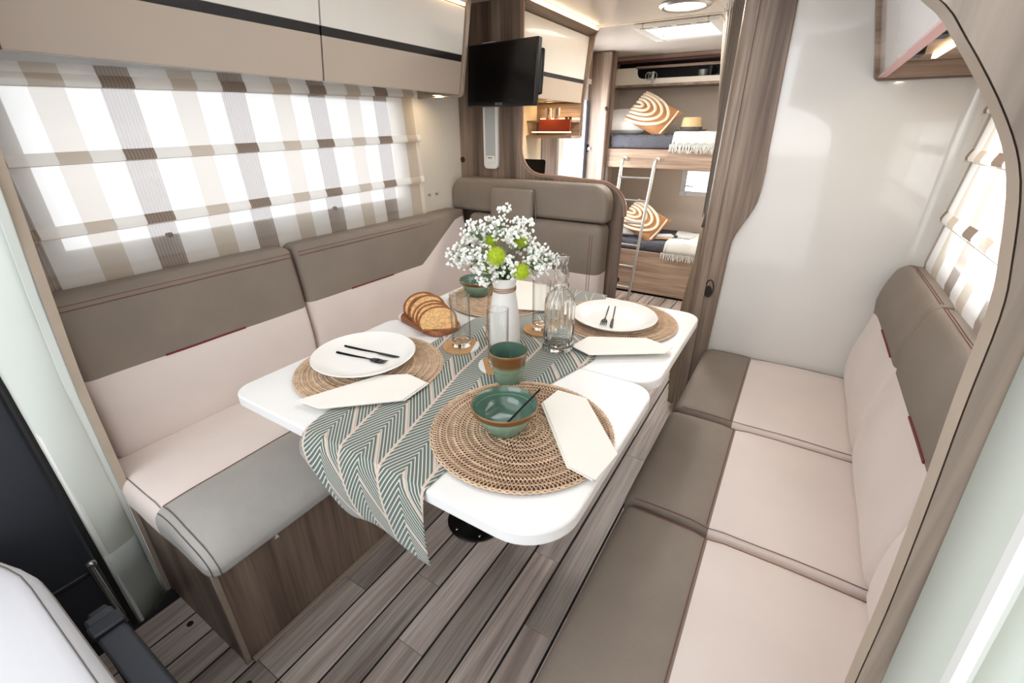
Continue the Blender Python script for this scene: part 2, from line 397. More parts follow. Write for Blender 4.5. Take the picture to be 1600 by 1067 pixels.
def runner_mat():
    m = D.materials.new('herringbone_cloth'); m.use_nodes = True; nt = m.node_tree; L = nt.links.new; b = nt.nodes['Principled BSDF']
    b.inputs['Roughness'].default_value = .9; b.inputs['Sheen Weight'].default_value = .2
    uv = nt.nodes.new('ShaderNodeUVMap'); sp = nt.nodes.new('ShaderNodeSeparateXYZ'); L(uv.outputs[0], sp.inputs[0]); u, v = sp.outputs[0], sp.outputs[1]   # metres
    # columns along the cloth; chevrons point along the cloth, turned about in every other column
    sk = math_node(nt, 'ADD', u, math_node(nt, 'MULTIPLY', v, .22))          # columns lean a little
    CW = .13
    q = math_node(nt, 'DIVIDE', sk, CW); fr = math_node(nt, 'FRACT', q); ci = math_node(nt, 'FLOOR', q)
    odd = math_node(nt, 'GREATER_THAN', math_node(nt, 'FRACT', math_node(nt, 'MULTIPLY', ci, .5)), .25)
    sgn = math_node(nt, 'SUBTRACT', 1, math_node(nt, 'MULTIPLY', odd, 0))
    tri = math_node(nt, 'ABSOLUTE', math_node(nt, 'SUBTRACT', fr, .5))
    w = math_node(nt, 'ADD', v, math_node(nt, 'MULTIPLY', tri, .175)); w = math_node(nt, 'ADD', w, math_node(nt, 'MULTIPLY', odd, .0568))
    thin = math_node(nt, 'LESS_THAN', math_node(nt, 'FRACT', math_node(nt, 'DIVIDE', w, .0142)), .34)
    right = math_node(nt, 'GREATER_THAN', fr, .5)
    arm = math_node(nt, 'LESS_THAN', math_node(nt, 'FRACT', math_node(nt, 'DIVIDE', w, .1136)), .11)
    arm = math_node(nt, 'MULTIPLY', arm, right)
    bnd = math_node(nt, 'GREATER_THAN', math_node(nt, 'ABSOLUTE', math_node(nt, 'SUBTRACT', fr, .5)), .472)
    thick = math_node(nt, 'MAXIMUM', arm, bnd)
    def mixc(f, a, bb):
        n = nt.nodes.new('ShaderNodeMix'); n.data_type = 'RGBA'; L(f, n.inputs[0])
        for i, x in ((6, a), (7, bb)):
            if isinstance(x, tuple): n.inputs[i].default_value = (*x, 1)
            else: L(x, n.inputs[i])
        return n.outputs[2]
    c = mixc(thin, lin((84, 100, 94)), lin((200, 194, 182))); c = mixc(thick, c, lin((204, 184, 170)))
    L(c, b.inputs['Base Color'])
    bp = nt.nodes.new('ShaderNodeBump'); bp.inputs['Strength'].default_value = .5; bp.inputs['Distance'].default_value = .001; L(math_node(nt, 'MAXIMUM', thin, thick), bp.inputs['Height']); L(bp.outputs[0], b.inputs['Normal'])
    return m
M['runner'] = runner_mat()
def glaze_mat():
    """green reactive glaze turning brown at the rim (a fired-on colour band by height of the pot)"""
    out = {}
    for nm, z0, z1, z2, z3 in (('bowl', .046, .051, .058, .066), ('cup', .045, .056, .079, .09)):
        m = D.materials.new('green_glaze_'+nm); m.use_nodes = True; nt = m.node_tree; L = nt.links.new; b = nt.nodes['Principled BSDF']
        b.inputs['Roughness'].default_value = .15; b.inputs['Coat Weight'].default_value = .5
        tc = nt.nodes.new('ShaderNodeTexCoord'); sp = nt.nodes.new('ShaderNodeSeparateXYZ'); L(tc.outputs['Object'], sp.inputs[0])
        mr = nt.nodes.new('ShaderNodeMapRange'); mr.inputs[1].default_value = 0; mr.inputs[2].default_value = .1; L(sp.outputs[2], mr.inputs[0])
        r = nt.nodes.new('ShaderNodeValToRGB'); e = r.color_ramp.elements
        e[0].position = 0; e[0].color = (*lin((98, 132, 112)), 1); e[1].position = 1; e[1].color = (*lin((176, 148, 104)), 1)
        for p, c in ((z0*10, (138, 166, 144)), (z1*10, (112, 84, 44)), (z2*10, (112, 70, 36)), (z3*10, (160, 128, 84))):
            x = e.new(p); x.color = (*lin(c), 1)
        L(mr.outputs[0], r.inputs[0]); L(r.outputs[0], b.inputs['Base Color']); out[nm] = m
    return out
M['arch_wood'] = wood('arch_side_wood', (112, 97, 85), (142, 126, 112), (166, 150, 135), 2, freq=9)
G = glaze_mat()
M['glaze_in'] = mat('green_glaze_inside', (84, 114, 98), .12, coat=.6, var=.1, vscale=30)

# ================================================================== SETTING
CZ = 1.82
fl = thing('floor', None, None, (0, 0, 0)); fl['kind'] = 'structure'
del_keys = None
mk('joint_bed', box(-1.6, .42, -.2, 4.4, -.03, -.004), M['joint'], fl, smooth=False)
PW = .0937; X0 = -.967
plank_cache = {}
def plank(x0, x1, y0, y1):
    w_, l_ = round(x1-x0-.0068, 4), round(y1-y0-.0012, 4)
    k = (w_, l_)
    if k not in plank_cache:
        o = mk('plank', box(-w_/2, w_/2, -l_/2, l_/2, -.012, 0), M['plank'], fl, world=False, smooth=False, bevel=.0008, bseg=1); plank_cache[k] = o.data
    else:
        o = D.objects.new('plank', plank_cache[k]); COL.objects.link(o); o.parent = fl
        b = o.modifiers.new('b', 'BEVEL'); b.width = .0008; b.segments = 1; b.limit_method = 'ANGLE'
    o.location = ((x0+x1)/2, (y0+y1)/2, 0)
cuts = {0: [.55, 1.25, 2.1, 2.9], 1: [1.0, 1.7, 2.5, 3.2], 2: [.679, 1.45, 2.3, 3.0], 3: [.497, 1.2, 1.9, 2.7], 4: [1.4, 2.2, 3.1], 5: [.952, 1.75, 2.45, 3.3], 6: [.72, 1.6, 2.8]}
for k in range(-4, 15):
    xa = X0 + (k-0)*PW; xb = xa + PW
    if xa < -1.36 or xb > .45: continue
    if k < 0:
        ys = [.02, .257] if k < -0 else []
        if k == -1: plank(xa, xb, .257, .7); plank(xa, xb, .7, 1.9)
        plank(xa, xb, .02, .257)
        for a, b in ((1.95, 2.8), (2.8, 3.74)): plank(xa, xb, a, b)
        continue
    c = [.02, .257] + cuts.get(k, [.6+.2*(k % 3), 1.5, 2.4, 3.2]) + [3.74]
    if xa > -.5: c = [.02] + c[2:]
    for a, b in zip(c[:-1], c[1:]): plank(xa, xb, a, b)
for (x, y) in ((-1.224, .21), (-.927, .21)):
    mk('floor_plug', cyl((x, y, -.002), (x, y, .0015), .0085, 16), M['black'], fl)
struct('floor_cab', box(-1.6, .6, -1.6, .02, -.05, -.005), M['navy'], smooth=False)

# walls
WX = -1.6
struct('wall_left', plane_holes(0, WX, -.03, .2, 4.43, 0, CZ, [(.37, 1.60, 1.0, 1.40), (3.2, 3.78, 0, 1.62)]), M['wall'], smooth=False)
struct('wall_kitchen', box(WX+.001, WX+.006, 2.075, 2.955, .9, CZ), M['kitchen_wall'], smooth=False)
struct('wall_rear', plane_holes(1, 4.4, .03, -1.6, .42, 0, CZ, [(-.895, -.68, .80, .963)]), M['wall_rear'], smooth=False)
struct('wall_bunk_side', box(WX+.001, WX+.006, 3.8, 4.4, 0, CZ), M['wall_rear'], smooth=False)
struct('wall_right', plane_holes(0, .40, .03, .2, 1.96, 0, CZ, [(.5, 1.75, .96, 1.32)]), M['wall'], smooth=False)
struct('wall_washroom', box(-.30, -.28, 2.0, 4.4, 0, CZ), M['wall_rear'], smooth=False)
# ceiling with roof window openings
struct('ceiling', plane_holes(2, CZ, .03, -1.63, .43, .2, 2.84, [(-.98, -.22, .75, 1.55)]), M['ceil'], smooth=False)
struct('ceiling_rear', plane_holes(2, CZ+.004, .03, -1.63, .43, 2.846, 4.43, [(-.95, -.61, 2.96, 3.32)]), M['ceil'], smooth=False)
struct('trim_1', box(-1.2, -.36, 2.836, 2.85, CZ-.006, CZ+.002), M['wall'], smooth=False)
rw = thing('window_5', None, None, (-.6, 1.15, CZ)); rw['kind'] = 'structure'
mk('window_frame', plane_holes(2, CZ-.02, .04, -1.02, -.18, .71, 1.59, [(-.98, -.22, .75, 1.55)]), M['white_pl'], rw, bevel=.004)
mk('pane', box(-.98, -.22, .75, 1.55, CZ+.005, CZ+.01), M['pane_frost'], rw, smooth=False)

# side window left
w1 = thing('window_1', None, None, (WX, .98, 1.2)); w1['kind'] = 'structure'
mk('window_frame', plane_holes(0, WX-.004, .016, .30, 1.67, .945, 1.46, [(.37, 1.60, 1.005, 1.40)]), M['frame_grey'], w1, bevel=.004)
mk('pane', box(WX-.02, WX-.016, .37, 1.60, 1.0, 1.40), M['pane'], w1, smooth=False)
mk('window_catch', box(WX+.005, WX+.012, .60, .62, .995, 1.012), M['dark_pl'], w1, bevel=.003)
mk('window_catch', box(WX+.005, WX+.012, 1.2, 1.22, .995, 1.012), M['dark_pl'], w1, bevel=.003)
w2 = thing('window_2', None, None, (.40, 1.1, 1.15)); w2['kind'] = 'structure'
mk('window_frame', plane_holes(0, .388, .016, .44, 1.80, .91, 1.37, [(.5, 1.75, .96, 1.32)]), M['frame_grey'], w2, bevel=.004)
mk('pane', box(.415, .419, .5, 1.75, .96, 1.32), M['pane'], w2, smooth=False)
w3 = thing('window_3', None, None, (-.79, 4.4, .88)); w3['kind'] = 'structure'
mk('window_frame', plane_holes(1, 4.39, .03, -.945, -.63, .755, 1.0, [(-.895, -.68, .80, .963)]), M['frame_grey'], w3, bevel=.004)
mk('pane', box(-.895, -.68, 4.415, 4.42, .80, .963), M['pane'], w3, smooth=False)
mk('window_catch', join(box(-.885, -.877, 4.375, 4.39, .84, .95), box(-.9, -.83, 4.375, 4.39, .838, .846)), M['black'], w3, bevel=.002)

# entrance door
d1 = thing('door_1', None, None, (WX, 3.49, 0)); d1['kind'] = 'structure'
mk('door_leaf', plane_holes(0, WX-.02, .03, 3.24, 3.74, .02, 1.6, [(3.30, 3.70, .75, 1.50)]), M['white_pl'], d1, bevel=.004)
mk('door_frame', plane_holes(0, WX-.02, .05, 3.18, 3.80, 0, 1.645, [(3.235, 3.745, .01, 1.61)]), M['white_pl'], d1, bevel=.004)
mk('pane', box(WX-.012, WX-.008, 3.30, 3.70, .75, 1.50), M['pane'], d1, smooth=False)
mk('grey_seal', box(WX+.01, WX+.022, 3.655, 3.70, .75, 1.5), mat('seal_blue_grey', (96, 104, 122), .5), d1, bevel=.003)
mk('latch', join(box(WX+.02, WX+.045, 3.70, 3.73, 1.13, 1.19), box(WX+.04, WX+.06, 3.68, 3.72, 1.145, 1.165)), M['white_pl'], d1, bevel=.003)
struct('trim_2', box(WX+.001, WX+.012, 2.955, 3.18, 0, CZ), M['wood_z'], smooth=False)
struct('trim_3', box(WX+.001, WX+.03, 3.18, 3.70, 1.645, CZ), M['wood_x'], smooth=False)
# wood pillar beside the bunks
pl_ = struct('pillar_bunk', box(-1.6, -1.425, 3.70, 3.745, 0, CZ), M['wood_z'], bevel=.012, bseg=3)
struct('trim_4', box(-1.432, -1.412, 3.745, 3.80, 0, CZ), M['wood_z'], bevel=.003)

# wooden partition behind the rear seat, with the television column
pts = [(-1.6, 0), (-.70, 0), (-.678, .6), (-.676, .93)]
for i in range(9):
    a = i/8*PI/2; pts.append((-.676-.13+.13*math.cos(a), .945+.125*math.sin(a)))
pts += [(-1.0, 1.08), (-1.12, 1.085)]
for i in range(1, 9):
    a = i/8; # sweep up into the column
    ang = -PI/2 - a*PI/2
    pts.append((-1.11+.125*math.cos(ang), 1.21+.125*math.sin(ang)))
pts += [(-1.232, 1.35), (-1.232, CZ), (-1.6, CZ)]
pts[-6-8+0:0] = []
struct('partition_wood', prism(pts, 1, 2.06, 2.085), M['wood_z'], bevel=.003)
edge = [(x, 2.072, z) for x, z in pts[3:-1]]
struct('trim_5', tube(edge, .0135, 6), M['edge_band'])
struct('trim_6', tube([(p[0]+.009, 2.062, p[2]+.006) for p in edge], .0035, 6), mat('salmon_edge', (164, 112, 94), .5))

# glossy washroom wall with wooden S-shaped panel
struct('wall_gloss', box(-.23, .405, 1.93, 1.955, 0, CZ), M['gloss'], smooth=False)
# rounded inside corner between the glossy wall and the side wall
cp = []
for i in range(9):
    a = i/8*PI/2; cp.append((.34+.06*math.sin(a), 1.87+.06*math.cos(a)))
cp += [(.405, 1.87), (.405, 1.935), (.34, 1.935)]
struct('wall_corner', prism(cp, 2, 0, CZ), M['gloss'])
sp = [(-.285, 0), (-.197, 0), (-.197, .47), (-.193, .75), (-.192, .86)]
for t in range(1, 9):
    s = t/8; sp.append((-.192+.062*(s**2*(3-2*s)), .875+.2*s))
sp += [(-.1285, 1.09), (-.128, 1.16), (-.132, 1.22), (-.145, 1.64), (-.150, CZ), (-.300, CZ), (-.280, 1.19), (-.282, .7)]
struct('partition_curved', prism(sp, 1, 1.915, 1.94), M['wood_z'], bevel=.003)
post = []
for i in range(13):
    a = PI/2+PI*i/12; post.append((-.278+.022*math.cos(a)*1.0, 1.95+.045*math.sin(a)))
post += [(-.25, 1.905), (-.25, 1.995)]
struct('pillar_wood', prism(post, 2, 0, CZ), M['wood_z'])
struct('trim_7', box(-.285, -.2, 1.95, 1.99, 0, CZ), M['wood_z'])

def ruled(A, B, n=14, bulge=.012, m=8):
    """curved sheet between two 3D edges A and B (lists of same length)"""
    V, F = [], []
    for i, (a, b) in enumerate(zip(A, B)):
        a, b = Vector(a), Vector(b); nrm = (b-a).cross(Vector((0, 0, 1))).normalized()
        for j in range(m+1):
            t = j/m; V.append(a.lerp(b, t)+nrm*bulge*math.sin(PI*t)**.6)
    for i in range(len(A)-1):
        for j in range(m): F.append((i*(m+1)+j, i*(m+1)+j+1, (i+1)*(m+1)+j+1, (i+1)*(m+1)+j))
    return V, F
def solid(o, t=.006, off=0):
    s = o.modifiers.new('s', 'SOLIDIFY'); s.thickness = t; s.offset = off; return o
# ---- wooden arch between the cab and the living area (left and right cheeks)
Lc = [(-1.395, 0), (-1.346, .509), (-1.321, .757), (-1.244, 1.004), (-1.159, 1.255), (-1.12, 1.42), (-1.08, 1.6), (-1.02, 1.8)]
def smooth_curve(P, n=6):
    out = []
    for i in range(len(P)-1):
        p0 = P[max(i-1, 0)]; p1 = P[i]; p2 = P[i+1]; p3 = P[min(i+2, len(P)-1)]
        for k in range(n):
            t = k/n
            out.append(tuple(.5*((2*p1[j])+(-p0[j]+p2[j])*t+(2*p0[j]-5*p1[j]+4*p2[j]-p3[j])*t*t+(-p0[j]+3*p1[j]-3*p2[j]+p3[j])*t**3) for j in range(len(p1))))
    out.append(P[-1]); return out
LcS = smooth_curve(Lc, 5)
cab_wood = M['arch_wood']
struct('trim_8', prism(LcS + [(-1.6, 1.8), (-1.6, 0)], 1, .226, .242), cab_wood, smooth=False)
struct('trim_9', ruled([(x+.0008, .2255, z) for x, z in LcS], [(x+.0008, .2425, z) for x, z in LcS], bulge=0), M['edge_light'])
Rc = [(.150, 0), (.122, .5), (.107, .8), (.097, .963), (.093, 1.046), (.088, 1.118), (.083, 1.178), (.080, 1.221), (.076, 1.243), (.068, 1.273), (.057, 1.294), (.038, 1.3195), (.023, 1.335), (-.02, 1.362), (-.09, 1.395), (-.2, 1.43)]
RcS = smooth_curve(Rc, 4)
struct('trim_10', prism(RcS + [(-.2, 1.8), (.45, 1.8), (.45, 0)], 1, .2475, .262), cab_wood, smooth=False)
struct('trim_11', ruled([(x-.0008, .2472, z) for x, z in RcS], [(x-.0008, .2625, z) for x, z in RcS], bulge=0), M['edge_light'])

# ---- plastic cab pillars
def lerpc(P, z):
    for (x0, z0), (x1, z1) in zip(P[:-1], P[1:]):
        if z0 <= z <= z1: return x0+(x1-x0)*(z-z0)/(z1-z0)
    return P[-1][0]
zs = [i*.09 for i in range(20)]
Lo = [(-1.389, 0), (-1.345, .5), (-1.32, .75), (-1.245, 1.0), (-1.157, 1.21), (-1.1, 1.42), (-1.0, 1.8)]
A = [(lerpc(Lo, z)-.012, .218, z) for z in zs]; B = [(-1.36+.03*max(0, z-.8), .132, z) for z in zs]
lp = solid(struct('pillar_cab_left', ruled(A, B, bulge=-.012), M['pillar']), .004)
A2 = [(lerpc(Lo, z)-.005, .224, z) for z in zs]; B2 = [(lerpc(Lo, z)-.010, .209, z) for z in zs]
solid(struct('trim_12', ruled(A2, B2, bulge=0), M['pillar']), .003)
struct('trim_13', tube([(-1.362+.03*max(0, z-.8), .128, z) for z in zs], .0075, 6), M['joint'])
struct('trim_14', tube([(-1.355+.03*max(0, z-.8), .142, z) for z in zs], .006, 6), M['white_pl'])
kp = solid(struct('trim_15', ruled([(lerpc(Lo, z)-.006, .214, z) for z in zs[:4]], [(-1.352, .135, z) for z in zs[:4]], bulge=-.008), mat('pillar_foot', (184, 190, 184), .5)), .003)
Wl = [(.163, 0), (.130, .5), (.112, .87), (.106, 1.004), (.0975, 1.13), (.092, 1.204), (.088, 1.28), (.09, 1.8)]
A = [(lerpc(Wl, z)*1.0, .2455, z) for z in zs]; B = [(lerpc(Wl, z)+.05, .04, z) for z in zs]
solid(struct('pillar_cab_right', ruled(A, B, bulge=-.008), mat('pillar_pale_green', (222, 228, 218), .5)), .004)
A = [(lerpc(Wl, z)*1.06+.002, .2, z) for z in zs]
struct('trim_16', tube([(a[0]-.004, a[1], a[2]) for a in A], .004, 6), M['white_pl'])

# cab shell seen at the left edge
struct('door_cab', plane_holes(0, -1.42, .04, -1.5, .126, 0, .98, []), M['navy'], bevel=.01)
dp = struct('trim_17', box(-1.39, -1.376, -.5, .1, .22, .235), M['dark_pl'], bevel=.004)
rod = mk('seatbelt_rod', join(tube([(-1.372, .118, .02), (-1.374, .112, .1), (-1.376, .108, .26)], .0065, 10), sphere((-1.374, .112, .255), .011, 8, 6)), M['metal'])
setp(rod, 'thin silver rod standing against the dark cab door panel', 'rod')
bx = thing('console_box', 'tall dark plastic box at the seat side', 'box', (-.76, .05, 0))
mk('body', box(-.965, -.55, .035, .078, 0, .435), M['dark_pl'], bx, bevel=.008, bseg=3)
mk('lid', box(-.972, -.56, .031, .074, .437, .452), M['navy'], bx, bevel=.005)
mk('hinge', box(-.985, -.962, .04, .07, .415, .45), M['black'], bx, bevel=.004)
mk('wide_cap', box(-.94, -.905, .028, .078, .44, .462), M['dark_pl'], bx, bevel=.004)

# ================================================================== SEATING
def noise_s(x, y, z, s=1): return math.sin(x*23*s+1.3*math.sin(y*17*s))*math.cos(y*19*s+z*11*s)
def stitch_line(name, pts, parent, r=.0011, m=None):
    return mk(name, tube(pts, r, 5), m or M['stitch'], parent)
# left bench -----------------------------------------------------------------
lb = thing('bench_base', 'wooden plinth under the bench below the wide window', 'bench', (-1.2, 1.0, 0))
mk('front_panel', box(-.995, -.975, .245, 1.60, 0, .35), M['bench_wood'], lb, bevel=.0015)
mk('end_panel', prism([(-1.40, 0), (-.985, 0), (-.985, .33), (-1.0, .343), (-1.40, .343)], 1, .236, .252), M['bench_wood'], lb, bevel=.002)
mk('edge_strip', box(-.984, -.973, .234, .248, 0, .34), M['edge_band'], lb, bevel=.002)
mk('top_board', box(-1.59, -.985, .26, 1.60, .325, .343), M['bench_wood'], lb)
mk('skirting', box(-.975, -.962, .25, 1.6, 0, .012), M['edge_band'], lb, bevel=.002)
mk('hasp', join(box(-.976, -.970, .392, .397, .322, .335), box(-.976, -.970, .389, .400, .320, .323)), M['white_pl'], lb)

def seat_cushion(x0, x1, y0, y1, z0, z1, seam, label, side, group, r=.035, lean=0, lm='leather', ex=0):
    """bench cushion: grey leather along the aisle edge, cream suede behind; side=+1 aisle at +x"""
    t = thing('seat_cushion', label, 'cushion', ((x0+x1)/2, (y0+y1)/2, z0), 0, group)
    vf = rbox(x0, x1, y0, y1, z0, z1, r, (14, 14, 4), ((seam,), (), ()))
    pr = (lambda x, y, z: x > seam) if side > 0 else (lambda x, y, z: x < seam)
    a, b = split(vf, pr)
    cx, cy = (x0+x1)/2, (y0+y1)/2; hx, hy = (x1-x0)/2, (y1-y0)/2
    def f(x, y, z):
        k = (z-z0)/(z1-z0); u = (x-cx)/hx; v = (y-cy)/hy
        q = max(0, 1-u**6)*max(0, 1-v**6)
        dip = -.006*math.exp(-((x-seam)/.008)**2)*(1 if k > .5 else 0)
        zz = z+(.009*q+dip+.0012*noise_s(x, y, z))*k
        fx = x
        if side > 0 and x > seam:
            g = (x-seam)/(x1-seam); zz -= k*(.012*g+.052*g**3.0)
        return (fx, y+(.002*noise_s(y, x, z)), zz)
    mk('leather_front', warp(a, f), M[lm], t); mk('suede_top', warp(b, f), M['cream'], t)
    top = lambda x, y: (x, y, f(x, y, z1)[2]+.0006)
    n = 16; ys = [y0+r*.7+(y1-y0-1.4*r)*i/n for i in range(n+1)]
    stitch_line('seam_stitch', [top(seam+.006*side, y) for y in ys], t)
    # stitched seams along the two ends of the cushion
    for yy, s in ((y0+r*.75, 1), (y1-r*.75, -1)):
        xe = seam if (side > 0 and y0 < .3) else x1-r; xs = [x0+r+(xe-x0-r)*i/14 for i in range(15)]
        stitch_line('edge_stitch', [(x, yy-s*.006, f(x, yy-s*.006, z1)[2]-.0014) for x in xs], t, .001, M['stitch_g'] if side > 0 else M['stitch'])
    # piping round the top edge
    return t, f
gL = 'seat cushions of the bench under the wide window'
t, f = seat_cushion(-1.56, -.945, .225, .93, .345, .452, -1.172, 'bench cushion with pale grey front roll, beside the cab pillar', 1, gL, .034, 0, 'leather_l')
# double stitch round the front corner, lying on the cushion surface
for off in (.28, .72):
    r_ = .034; y_ = .225+r_*off; dz = r_-math.sqrt(r_*r_-(r_-r_*off)**2); P = []
    for i in range(9):
        x_ = -1.166+(-.945-r_+1.166)*i/8; q_ = f(x_, y_, .452-dz); P.append((q_[0], q_[1]-.0006, q_[2]+.0008))
    for i in range(1, 6):
        an = PI/2*i/5; q_ = f(-.945-r_+(r_-dz)*math.sin(an), y_, .452-r_+(r_-dz)*math.cos(an)); P.append((q_[0]+.0008, q_[1]-.0006, q_[2]))
    q_ = f(-.945-dz, y_, .37); P.append((q_[0]+.0008, q_[1]-.0006, q_[2]))
    mk('corner_stitch', tube(P, .0012, 5), M['stitch_g'], t)
seat_cushion(-1.56, -.945, .935, 1.50, .345, .45, -1.172, 'second cushion of the window bench, half hidden under the white table', 1, gL, .035, 0, 'leather_l')
# rear seat cushion
t = thing('seat_cushion', 'seat cushion of the rear bench behind the white table', 'cushion', (-1.1, 1.7, .34))
vf = rbox(-1.56, -.74, 1.505, 1.94, .345, .45, .03, (10, 10, 3), ((), (1.62,), ()))
a, b = split(vf, lambda x, y, z: y < 1.62)
mk('leather_front', a, M['leather'], t); mk('suede_top', b, M['cream'], t)
rb = thing('bench_base', 'wooden plinth of the rear bench with the headrest', 'bench', (-1.15, 1.8, 0))
mk('plinth', box(-1.59, -.75, 1.605, 2.05, 0, .342), M['bench_wood'], rb, bevel=.002)
mk('edge_strip', box(-.76, -.74, 1.6, 1.62, 0, .34), M['edge_band'], rb, bevel=.002)

# left backrests ---------------------------------------------------------------
def back_left(y0, y1, label, diag=None, zip_=None, zs=.70):
    t = thing('back_cushion', label, 'cushion', (-1.53, (y0+y1)/2, .45), 0, 'back cushions under the wide window')
    x0, x1, z0, z1 = -1.598, -1.455, .44, .918
    vf = rbox(x0, x1, y0, y1, z0, z1, .03, (4, 16, 10), ((), (), (zs,)))
    a, b = split(vf, lambda x, y, z: z > zs)
    def f(x, y, z):
        zz = z
        if diag:
            ya, yb, zt = diag; s = min(1, max(0, (y-ya)/(yb-ya))); zn = zs+(zt-zs)*s
            zz = z0+(z-z0)*(zn-z0)/(zs-z0) if z <= zs else zn+(z-zs)*(z1-zn)/(z1-zs)
        k = (x-x0)/(x1-x0); h = (zz-z0)/(z1-z0)
        xx = x - .045*k*max(0, h-.5)**1.3*2
        if h < .52: xx += .012*k*math.sin(PI*h/.52)
        xx -= .004*math.exp(-((z-zs)/.006)**2)*k
        yy = y
        return (xx+.0015*noise_s(y, z, x)*k, yy, zz)
    mk('leather_top', warp(a, f), M['leather'], t); mk('suede_front', warp(b, f), M['cream'], t)
    n = 24
    for dz in (-.022, -.034):
        stitch_line('top_stitch', [(f(x1, y0+.012+(y1-y0-.024)*i/n, z1+dz)[0]+(.0012 if dz < -.03 else -.0012), y0+.012+(y1-y0-.024)*i/n, z1+dz+.0) for i in range(n+1)], t, .0011)
    if zip_: mk('zip_piping', tube([(f(x1, y, zs)[0]+.001, y, zs+.002) for y in [zip_[0]+(zip_[1]-zip_[0])*i/6 for i in range(7)]], .0028, 6), M['burgundy'], t)
    for yy in (y1-.012,):
        stitch_line('side_stitch', [(f(x1, yy, z0+.04+(z1-z0-.07)*i/10)[0]-.003, yy, f(x1, yy, z0+.04+(z1-z0-.07)*i/10)[2]) for i in range(11)], t, .001)
    return t
back_left(.262, .928, 'long grey and cream back cushion beside the cab pillar', zip_=(.455, .69))
back_left(.934, 1.93, 'grey and cream back cushion reaching the rear seat corner, slanted seam', diag=(1.55, 1.86, .885), zip_=(1.13, 1.36), zs=.71)

# rear seat back ----------------------------------------------------------------
def rounded_block(x0, x1, y0, y1, z0, z1, R, name, parent, m, r=.02, rb=None):
    rs = (rb if rb is not None else R, rb if rb is not None else R, R, R)
    o = mk(name, prism(rrect(x0, x1, z0, z1, rs, 8), 1, y0, y1), m, parent, bevel=r, bseg=4)
    return o
t = thing('headrest', 'long padded grey headrest across the top of the rear seat', 'headrest', (-1.15, 2.0, .9))
rounded_block(-1.592, -.72, 1.955, 2.055, .905, 1.07, .075, 'pad', t, M['leather'], .03, .02)
ol = rrect(-1.57, -.76, .92, 1.048, (.01, .01, .06, .06), 8)
mk('edge_stitch', tube([(x, 1.9585-.001, z) for x, z in ol[9:28]], .0011, 5), M['stitch'], t)
t = thing('head_pad', 'small square grey pad strapped on the rear headrest', 'headrest', (-1.19, 1.94, .88))
vf = rbox(-1.31, -1.075, 1.92, 1.955, .885, 1.035, .012, (8, 2, 8))
mk('pad', warp(vf, lambda x, y, z: (x+.012*(z-.96)/.15*-1, y-.028*(1.035-z)/.15-(.012*(1-((x+1.19)/.118)**4)*(1-((z-.96)/.076)**4) if y < 1.944 else 0), z)), M['leather'], t)
mk('side_gusset', tube([(-1.312, 1.945, .89), (-1.316, 1.945, 1.03), (-1.082, 1.945, 1.032), (-1.068, 1.945, .888)], .003, 6), M['leather'], t)
t = thing('back_cushion', 'grey over cream back cushion of the rear seat below the headrest', 'cushion', (-1.12, 2.0, .45))
vf = rbox(-1.47, -.725, 1.925, 2.055, .44, .9, .035, (14, 3, 12), ((), (), (.675,)))
a, b = split(vf, lambda x, y, z: z > .675)
ff = lambda x, y, z: (x, y-(.012*(1-((x+1.1)/.38)**6)*math.sin(PI*min(1, max(0, (z-.44)/.46))) if y < 1.98 else 0)+(.003*math.exp(-((z-.675)/.006)**2) if y < 1.98 else 0), z)
mk('leather_top', warp(a, ff), M['leather'], t); mk('suede_front', warp(b, ff), M['cream'], t)
for dx in (0, .012):
    stitch_line('side_stitch', [(-.775+dx, ff(-.775+dx, 1.925, .48+.38*i/10)[1]-.0004, .48+.38*i/10) for i in range(11)], t, .0011)
stitch_line('top_stitch', [(-1.4+.64*i/10, ff(-1.4+.64*i/10, 1.928, .868)[1]+.003, .870) for i in range(11)], t, .0011)

